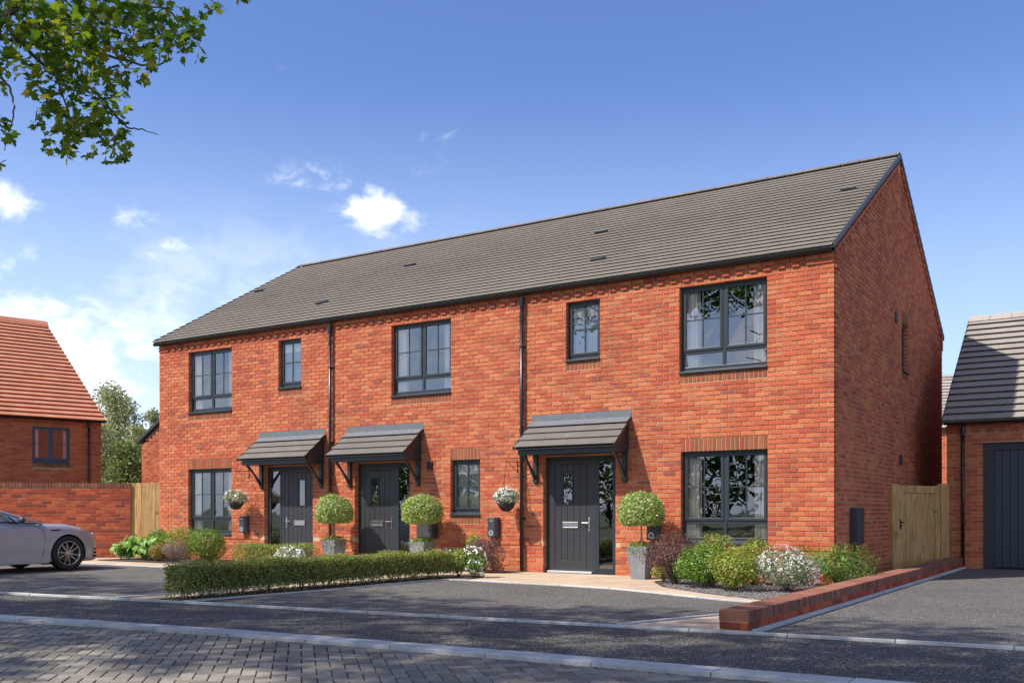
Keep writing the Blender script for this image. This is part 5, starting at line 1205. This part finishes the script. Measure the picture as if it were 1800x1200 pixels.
# ------------------------------------------------------------------ silver coupe on the left drive (nose towards the house)
def car():
    root = thing('parked_car', 'silver two-door coupe parked on the left driveway, cut by the photo edge', 'car', (-14.25, -6.0, 0)); FX, FYW = -14.25, -4.27    # body centre, front axle
    def top(y):    # y ahead of the front axle
        return np.interp(y, [-3.55, -3.40, -2.9, -2.2, -1.6, -1.0, -.72, -.3, 0, .3, .55, .72, .83, .87], [.62, .86, .95, .955, .945, .93, .915, .875, .852, .815, .735, .64, .53, .42])
    def half(y): return np.interp(y, [-3.55, -3.4, -3.0, -2.55, -1.9, -1.2, -.6, 0, .3, .5, .65, .76, .83, .87], [.60, .72, .83, .885, .865, .86, .872, .885, .87, .825, .745, .62, .45, .30])
    def bot(y): return np.interp(y, [-3.55, -3.2, -2.5, 0, .6, .87], [.42, .25, .18, .17, .17, .20])
    ys = list(np.linspace(-3.55, .5, 46))+[.56, .62, .67, .72, .76, .80, .83, .855, .87]
    prof = [(0, 0, .03), (.35, 0, .028), (.62, 0, .018), (.78, 0, .01), (.875, 0, -.012), (.94, 0, -.05), (.975, 1, .80), (.99, 1, .66), (1.0, 1, .50), (1.0, 1, .36), (.985, 1, .22), (.985, 1, .10), (.99, 1, .03), (.93, 1, 0), (.6, 1, 0), (0, 1, 0)]
    b = MB(); rows = []
    for y in ys:
        t, hw, bo = top(y), half(y), bot(y); pts = []
        arch = math.exp(-((y-0)/.36)**2)+math.exp(-((y+2.57)/.38)**2)
        fend = .03*math.exp(-((y-.0)/.42)**2)
        for (fx, md, v) in prof:
            if md == 0:
                z = t+v*(1 if y < .3 else .5)+(fend if .7 < fx < .95 else (-.015*(fx < .5) if -.75 < y < .6 else 0))
            else: z = bo+(t-.06-bo)*v/.86
            w = fx*hw+(.012*arch*(1 if md and v > .2 else 0))
            pts.append((w, y, z))
        rows.append(pts)
    vs = []; m = len(prof)
    for pts in rows:
        for s_ in (1, -1):
            for (w, y, z) in pts: vs.append((FX+s_*w, FYW+y, z))
    nr = len(rows); fs = []
    for i in range(nr-1):
        for s_ in (0, 1):
            for j in range(m-1):
                a = i*2*m+s_*m+j; c = (i+1)*2*m+s_*m+j; f = (a, a+1, c+1, c); fs.append(f if s_ else f[::-1])
    for i in (0, nr-1):
        o = i*2*m; fs.append(tuple(o+j for j in range(m))+tuple(o+m+j for j in range(m-2, 0, -1)))
    b.add(vs, fs); body = b.build('body', PAINT, root, smooth=True)
    md = body.modifiers.new('weld', 'WELD'); md.merge_threshold = .0005
    for (wy, r) in ((0, .365), (-2.57, .37)):
        for sx in (1, -1):
            c = MB(); c.tube([(FX+sx*.60, FYW+wy, .335), (FX+sx*1.05, FYW+wy, .335)], r, 40); cut = c.build('wheel_arch_cutter', PAINT)
            bm_ = body.modifiers.new('arch', 'BOOLEAN'); bm_.operation = 'DIFFERENCE'; bm_.object = cut; bm_.solver = 'EXACT'
    dg = bpy.context.evaluated_depsgraph_get(); dg.update(); me = bpy.data.meshes.new_from_object(body.evaluated_get(dg)); body.modifiers.clear(); body.data = me
    me.polygons.foreach_set('use_smooth', [True]*len(me.polygons))
    for o in [o for o in bpy.data.objects if o.name.startswith('wheel_arch_cutter')]: bpy.data.objects.remove(o)
    body.data.set_sharp_from_angle(angle=math.radians(42))
    lin = MB()
    for wy in (0, -2.57):
        for sx in (1, -1):
            vs = []
            for xx in (FX+sx*.55, FX+sx*.865):
                for k in range(17): th = math.pi*(-.08+1.16*k/16); vs.append((xx, FYW+wy+.362*math.cos(th), .335+.362*math.sin(th)))
            lin.add(vs, [(k, k+1, 18+k, 17+k) for k in range(16)]); lin.box(FX+sx*.55-.01, FX+sx*.55+.01, FYW+wy-.36, FYW+wy+.36, .12, .7)
    lin.build('wheel_arch_liner', BLACK, root)
    lip = MB()
    for wy in (0, -2.57):
        pts = []
        for k in range(25):
            th = math.pi*(-.10+1.2*k/24); pts.append((FX+.885-.012*abs(math.cos(th))-.012, FYW+wy+.378*math.cos(th), .335+.376*math.sin(th)))
        lip.tube(pts, .016, 8)
    lip.build('wheel_arch_lip', PAINT, root, smooth=True, kind='stuff')
    # cabin
    gl = MB(); st = [(-.62, .905, .66, .02), (-.95, 1.03, .66, .08), (-1.35, 1.17, .635, .2), (-1.62, 1.235, .60, .26), (-2.0, 1.25, .58, .28), (-2.45, 1.21, .57, .24), (-2.95, 1.07, .55, .12), (-3.2, .98, .52, .03)]
    vs = []
    for (y, zt, hwt, q) in st:
        zb = .90; hb = half(y)*.90
        for s_ in (1,): pass
        vs += [(FX+hb, FYW+y, zb), (FX+hwt+.03, FYW+y, zt-.06), (FX+hwt-.04, FYW+y, zt-.008), (FX+hwt*.5, FYW+y, zt+.012), (FX, FYW+y, zt+.018), (FX-hwt*.5, FYW+y, zt+.012), (FX-hwt+.04, FYW+y, zt-.008), (FX-hwt-.03, FYW+y, zt-.06), (FX-hb, FYW+y, zb)]
    fs_g = []; fs_r = []
    for i in range(len(st)-1):
        for j in range(8):
            f = (i*9+j, i*9+j+1, (i+1)*9+j+1, (i+1)*9+j)
            (fs_r if (1 <= j <= 6 and 3 <= i <= 4) else fs_g).append(f)
    gl.add(vs, fs_g+[tuple(range(9)), tuple((len(st)-1)*9+k for k in range(9))]); gl.build('windows', CARGL, root, smooth=True)
    rf_ = MB(); rf_.add(vs, fs_r); rf_.build('roof', PAINT, root, smooth=True)
    for sx in (1, -1):
        pil = MB(); pil.tube([(FX+sx*.80, FYW-.50, .895), (FX+sx*.745, FYW-.95, 1.035), (FX+sx*.665, FYW-1.35, 1.155), (FX+sx*.625, FYW-1.7, 1.205), (FX+sx*.61, FYW-2.1, 1.21), (FX+sx*.60, FYW-2.6, 1.14), (FX+sx*.68, FYW-3.1, .99)], [.024, .026, .028, .03, .03, .034, .05], 8); pil.build('pillar', PAINT, root, smooth=True)
        tr = MB(); tr.tube([(FX+sx*.822, FYW-.62, .905), (FX+sx*.81, FYW-1.1, .935), (FX+sx*.82, FYW-2.4, .955)], .011, 6); tr.tube([(FX+sx*.775, FYW-.98, .915), (FX+sx*.725, FYW-1.12, 1.04)], .013, 6); tr.build('window_trim', BLACK, root)
        mr = MB(); M = Matrix.Translation((FX+sx*.93, FYW-.98, .975)) @ Matrix.Diagonal((.085, .05, .062, 1)); mr.lathe([(.02, -1), (.6, -.8), (.95, -.3), (1, .2), (.8, .75), (.3, 1)], 14, M)
        mr.build('mirror', GREYBOX, root, smooth=True); ms = MB(); ms.tube([(FX+sx*.80, FYW-.98, .915), (FX+sx*.90, FYW-.98, .935)], .018, 6); ms.box(FX+sx*.93-.06, FX+sx*.93+.06, FYW-1.01, FYW-.96, .915, .935); ms.build('mirror_arm', BLACK, root)
        # door shut lines
        dl = MB(); xs = lambda y, z: FX+sx*(half(y)*.995+.004)
        dl.tube([(FX+sx*.83, FYW-.62, .86), (FX+sx*.866, FYW-.52, .80), (xs(-.5, 0), FYW-.48, .66), (xs(-.5, 0), FYW-.49, .45), (xs(-.5, 0), FYW-.54, .27)], .0035, 4)
        dl.tube([(xs(-2, 0), FYW-1.86, .90), (xs(-2, 0), FYW-1.88, .5), (xs(-2, 0), FYW-1.8, .27)], .0035, 4); dl.build('door_gap', BLACK, root, kind='stuff')
        vn = MB(); vn.add([(FX+sx*.868, FYW-.34, .79), (FX+sx*.868, FYW-.14, .80), (FX+sx*.872, FYW-.19, .772), (FX+sx*.874, FYW-.36, .765)], [(0, 1, 2, 3)]); vn.build('fender_vent', BLACK, root)
        sk = MB(); sk.box(FX+sx*.85-.03, FX+sx*.85+.03, FYW-2.17, FYW-.40, .155, .215); sk.build('side_skirt', PAINT, root, bevel=.015)
        hl = MB(); M = Matrix.Translation((FX+sx*.655, FYW+.56, .64)) @ Matrix.Rotation(-sx*.55, 4, 'Z') @ Matrix.Rotation(.55, 4, 'X') @ Matrix.Diagonal((.10, .14, .05, 1)); hl.lathe([(.02, -1), (.7, -.6), (1, 0), (.7, .6), (.02, 1)], 16, M); hl.build('headlight', LAMPG, root, smooth=True)
        for k in range(3):
            fl = MB(); fl.tube([(FX+sx*.755, FYW+.60, .40-k*.07), (FX+sx*.735, FYW+.68, .40-k*.07)], .018, 8); fl.build('bumper_vent', BLACK, root)
        for wy in (0, -2.57):
            cx = FX+sx*.80; cy = FYW+wy; cz = .335; R0 = .332
            M = Matrix.Translation((cx, cy, cz)) @ Matrix.Rotation(sx*math.pi/2, 4, 'Y')
            w = MB(); w.lathe([(.222, -.11), (.30, -.112), (.325, -.095), (R0, -.06), (R0, .055), (.325, .085), (.30, .098), (.238, .092), (.228, .07), (.222, -.1)], 40, M); wh = w.build('wheel', RUB, root, smooth=True)
            w = MB(); vs = []
            for (r, z) in ((.228, -.09), (.228, .07), (.236, .094), (.222, .092), (.214, .066), (.212, -.09)):
                for k in range(40): th = 2*math.pi*k/40; vs.append(M @ Vector((r*math.cos(th), r*math.sin(th), z)))
            w.add(vs, [(i*40+k, i*40+(k+1) % 40, (i+1)*40+(k+1) % 40, (i+1)*40+k) for i in range(5) for k in range(40)]); w.build('rim', RIM, wh, smooth=True)
            for k in range(10):
                th = 2*math.pi*k/10+.15; d1 = .10*(1 if k % 2 else -1)*.6; w = MB()
                A = Vector((.03*math.cos(th), .03*math.sin(th), .062)); B = Vector((.222*math.cos(th+d1), .222*math.sin(th+d1), .084)); tdir = (B-A).normalized(); s2 = tdir.cross(Vector((0, 0, 1))).normalized()
                w.add([M @ v for v in (A-s2*.012-Vector((0, 0, .02)), A+s2*.012-Vector((0, 0, .02)), B+s2*.009-Vector((0, 0, .02)), B-s2*.009-Vector((0, 0, .02)), A-s2*.010, A+s2*.010, B+s2*.006, B-s2*.006)], MB.BF); w.build('spoke', RIM, wh)
            w = MB(); w.lathe([(.0, .075), (.03, .075), (.045, .06), (.045, .03)], 16, M); w.build('hub', RIM, wh)
            w = MB(); w.lathe([(.0, .01), (.155, .01), (.155, -.01), (.0, -.01)], 28, M); w.build('brake_disc', RIMD, wh)
car()

# ------------------------------------------------------------------ trees
def limb(b, pts, r0, r1, seg=8):
    P = [Vector(p) for p in pts]; out = []
    for i in range(len(P)-1):
        k = 5
        for j in range(k): out.append(P[i].lerp(P[i+1], j/k)+Vector((rnd.uniform(-1, 1), rnd.uniform(-1, 1), rnd.uniform(-1, 1)))*r0*.35)
    out.append(P[-1]); n = len(out); b.tube(out, [r0+(r1-r0)*(i/(n-1)) for i in range(n)], seg)
def in_view(P, m=40, top=0):
    D = P-np.array(CAM)[None]; dep = D @ np.array(FW); u = 900+FPX*(D @ np.array(RT))/dep; v = 900-FPX*D[:, 2]/dep
    return (dep > 0) & (u > -m) & (u < 1800+m) & (v > -m) & (v < 1200+m)
# crown volumes over the road: they shade the road, the footway and the near ends of the drives
n = 60000
G = np.stack([RS.uniform(-15, 9, n), RS.uniform(-15.0, -4.3, n)], 1)
def dens(x, y):
    a = np.sin(x*.9+1.3*np.sin(y*1.1))+np.sin(y*1.9+.8*np.sin(x*1.7)+1)+.8*np.sin(x*2.3-y*2.9)+.7*np.sin(x*3.7+y*5.1+2)
    far = np.clip((-4.6-y)/1.6, 0, 1)
    return (a > -1.0+RS.normal(0, .35, len(x))) & (RS.rand(len(x)) < far*np.where(y > -7.2, .75, 1))
k = dens(G[:, 0], G[:, 1]); G = G[k]; n = len(G); Z = RS.uniform(8.8, 11.6, n); s_ = Z/SUN.z
C3 = np.stack([G[:, 0]+SUN.x*s_, G[:, 1]+SUN.y*s_, Z], 1); C3 = C3[~in_view(C3)]
roots3 = [(-10.5, -18.2), (-3.0, -18.6), (5.5, -18.4)]
lab3 = ['tall maple whose leafy branches hang into the top left of the view', 'broad roadside tree whose crown shades the block-paved road', 'roadside tree whose crown shades the end of the garage drive']
own = np.where(C3[:, 0] < -7, 0, np.where(C3[:, 0] < .5, 1, 2))
mroots = []
for i, (x, y) in enumerate(roots3):
    r = thing('maple_tree' if i == 0 else 'roadside_tree', lab3[i], 'tree', (x, y, 0)); mroots.append(r)
    b = MB(); top = (x+.3, y+.5, 8.3); limb(b, [(x, y, -.1), (x+.1, y+.2, 3.2), top], .26, .19, 12); P = C3[own == i]
    for q in range(14):
        t = Vector(P[RS.randint(len(P))]) if len(P) else Vector((x, y, 8)); m = Vector(top).lerp(t, .5)+Vector((0, 0, .7))
        if in_view(np.array([tuple(m), tuple(t)]), 10).any(): continue
        limb(b, [top, m, t], .10, .02, 6)
    b.build('trunk', BARK, r)
    if len(P):
        link('foliage', leaves_mesh('foliage', L_MAP, 'petal', P, np.tile([0, 0, 1.], (len(P), 1)), .17*(.7+.6*RS.rand(len(P))), .7), r, 'stuff')
    P2, N2 = shell_points(2600, (x, y+.5, 11.6), (3.4, 2.6, 2.2), .2); P2 = P2[~in_view(P2)]
    link('upper_foliage', leaves_mesh('upper_foliage', L_MAP, 'petal', P2, np.tile([0, 0, 1.], (len(P2), 1)), .17, .8), r, 'stuff')
# the maple's hanging branches in view: twig lines and leaf sprays, each at its own distance
mp = mroots[0]; DM = 8.0
br = [([(-420, -560), (-160, -150), (0, 40), (28, 8), (62, -30)], 10.2, .075, .03), ([(-120, -260), (60, -60), (140, 0), (165, 30), (190, 50), (228, 64)], 10.4, .03, .006),
      ([(-60, 60), (60, 78), (120, 83), (190, 98), (250, 115), (275, 115), (303, 103)], 10.8, .022, .006), ([(40, -60), (80, 85), (95, 130), (110, 165), (130, 235)], 10.6, .022, .005),
      ([(20, 60), (105, 140), (165, 158), (205, 205), (225, 225), (250, 228), (278, 237)], 11.2, .02, .004), ([(-60, 80), (0, 135), (18, 155), (25, 185), (22, 210), (8, 265)], 9.8, .018, .004),
      ([(100, -60), (200, 5), (240, 10), (290, 15), (320, 40), (345, 65), (352, 85)], 11.4, .018, .004), ([(30, -80), (135, 20), (140, 60), (165, 110), (168, 150)], 10.9, .014, .004), ([(150, -40), (240, 40), (225, 90)], 11.0, .01, .004), ([(330, -50), (370, 0), (385, 12)], 11.6, .01, .003)]
b = MB()
for pts, d, r0, r1 in br:
    k = len(pts); d *= .76; r0 *= .8; r1 *= .8; P = [at(px, py, d+.2*math.sin(i*1.7)+(-.5 if i == 0 else 0)) for i, (px, py) in enumerate(pts)]
    if pts[0][0] < -50: P = [Vector((-9.9, -16.2, 7.4)).lerp(P[0], .6)]+P
    limb(b, P, r0, r1, 6)
limb(b, [(-10.2, -17.4, 4.6), (-9.9, -16.2, 7.4)], .12, .08, 8)
b.build('branch', BARK, mp, kind='stuff')
blobs = [(20, 40, 55), (90, 40, 62), (165, 35, 50), (235, 45, 46), (130, 100, 55), (60, 90, 50), (205, 100, 42), (262, 62, 42), (300, 40, 36), (95, 140, 42), (165, 150, 40), (150, 195, 42), (195, 185, 30), (110, 195, 36), (85, 210, 26),
         (140, 240, 38), (185, 225, 36), (205, 255, 28), (100, 258, 22), (118, 274, 14), (322, 62, 26), (338, 50, 16), (355, 103, 11), (378, 18, 14), (345, 28, 18), (330, 75, 14), (318, 90, 14), (8, 150, 16), (2, 215, 16), (22, 240, 12), (3, 292, 6), (52, 155, 9), (72, 162, 8),
         (425, -2, 6), (186, 283, 9), (226, 268, 9), (78, 192, 14), (250, 122, 22), (285, 92, 26), (40, 118, 26), (15, 105, 25), (125, 60, 60), (55, 20, 50), (200, 10, 40), (270, 5, 36)]
cand = []
for (px, py, r) in blobs:
    m = int(max(4, r*r/24)); dd = DM+rnd.uniform(-.7, .8)
    for _ in range(m):
        a = rnd.uniform(0, 6.283); q = r*math.sqrt(rnd.random())*1.05; p = at(px+q*math.cos(a), py+q*math.sin(a), dd+rnd.uniform(-.5, .5))
        cand.append((dd, p, r))
cand.sort(key=lambda c: c[0]); far_p = []
for i, (dd, p, r) in enumerate(cand):
    if i % 3 == 0 and i < 3*290:
        nr = Vector((rnd.gauss(0, .6), rnd.gauss(-.2, .6), rnd.gauss(.8, .4))).normalized(); Y = Vector((rnd.gauss(0, 1), rnd.gauss(0, 1), rnd.gauss(-.6, .7))); Y = (Y-nr*Y.dot(nr)).normalized(); X = Y.cross(nr)
        s_ = rnd.uniform(.05, .095); v = variantleaf('maple', L_MAP, int(rnd.random()*10)/10+.03); o = link('leaf', v, mp)
        o.matrix_basis = Matrix(((X.x*s_, Y.x*s_, nr.x*s_, p.x), (X.y*s_, Y.y*s_, nr.y*s_, p.y), (X.z*s_, Y.z*s_, nr.z*s_, p.z), (0, 0, 0, 1)))
    else: far_p.append(tuple(p))
P = np.array(far_p); link('foliage', leaves_mesh('foliage', L_MAP, 'maple', P, np.tile([0, -.2, .8], (len(P), 1)), .078*(.6+.6*RS.rand(len(P))), .6), mp, 'stuff')

def crown_tree(label, px, pytop, half, d, material, n, size, name='background_tree', base=None, dense=1.0):
    half *= 1.35; top = at(px, pytop, d); x, y = top.x, top.y; h = top.z; w = half*d/FPX
    r = thing(name, label, 'tree', (x, y, 0)); b = MB(); limb(b, [(x, y, -.1), (x+.1, y, h*.45), (x, y, h*.85)], .16, .04, 8)
    P = []; NR = []; m = 16
    for i in range(m):
        t = (i+.5)/m; zz = h*(.14+.80*t); rr = w*(1-.75*abs(t-.38)**1.3*1.2)*.55; a = i*2.4; ww = w*.52*(1.12-t*.55)
        cx, cy = x+rr*math.cos(a)*(1-t*.5), y+rr*math.sin(a)*(1-t*.5); limb(b, [(x, y, zz*.75), (cx, cy, zz)], .04, .012, 5)
        p, q = shell_points(n//m, (cx, cy, zz), (ww, ww, ww*.9), .15, None, 6, .5); P.append(p); NR.append(q)
    P = np.concatenate(P); NR = np.concatenate(NR); P = P[P[:, 2] > .3]; NR = NR[:len(P)]
    b.build('trunk', BARK, r)
    link('crown', leaves_mesh('crown', material, 'oval', P, NR+np.array([0, 0, .3]), size*(.7+.6*RS.rand(len(P))), .7), r, 'stuff')
    return r
crown_tree('pale grey-green birch rising between the left house and the terrace', 205, 674, 62, 50, L_TRE, 15000, .13)
crown_tree('grey-green tree at the left edge of the terrace, above the small gable', 275, 712, 34, 54, L_TRE, 7000, .13)
crown_tree('lower bushy tree beneath the birch beside the left house', 180, 738, 44, 46, L_TRE, 7000, .12)
crown_tree('darker bushy tree behind the end of the garden wall', 226, 775, 50, 42, L_GRN2, 8000, .12)
crown_tree('half-hidden tree between the birch and the small gable', 248, 742, 42, 48, L_TRE, 8000, .12)

# trees across the road behind the camera, seen in the window glass
k = 0
FAR = ['opposite the garden wall', 'opposite the silver car', 'opposite the far-left window', 'opposite the middle door', 'opposite the right-hand door', 'beyond the left end of the row', 'opposite the garage', 'outermost at the left', 'outermost at the right']
for (x, y, h, w) in ((-30, -52, 9.5, 4.6), (-21, -46, 8.2, 4.0), (-14, -50, 9.8, 4.6), (-5, -47, 7.8, 4.2), (3, -50, 9.6, 4.4), (-40, -44, 9.0, 4.6), (12, -46, 8.4, 4.2), (-52, -50, 10, 5), (22, -50, 9, 5)):
    r = thing('far_tree', 'round-crowned green tree across the road, '+FAR[k], 'tree', (x, y, 0), 'trees across the road'); k += 1; b = MB(); limb(b, [(x, y, -.1), (x, y, h*.6)], .2, .08, 6); b.build('trunk', BARK, r)
    p, q = shell_points(3200, (x, y, h*.55), (w, w, h*.47), .4, None, 9, .35); link('crown', leaves_mesh('crown', L_DRK, 'oval', p, q, .42, .7), r, 'stuff')
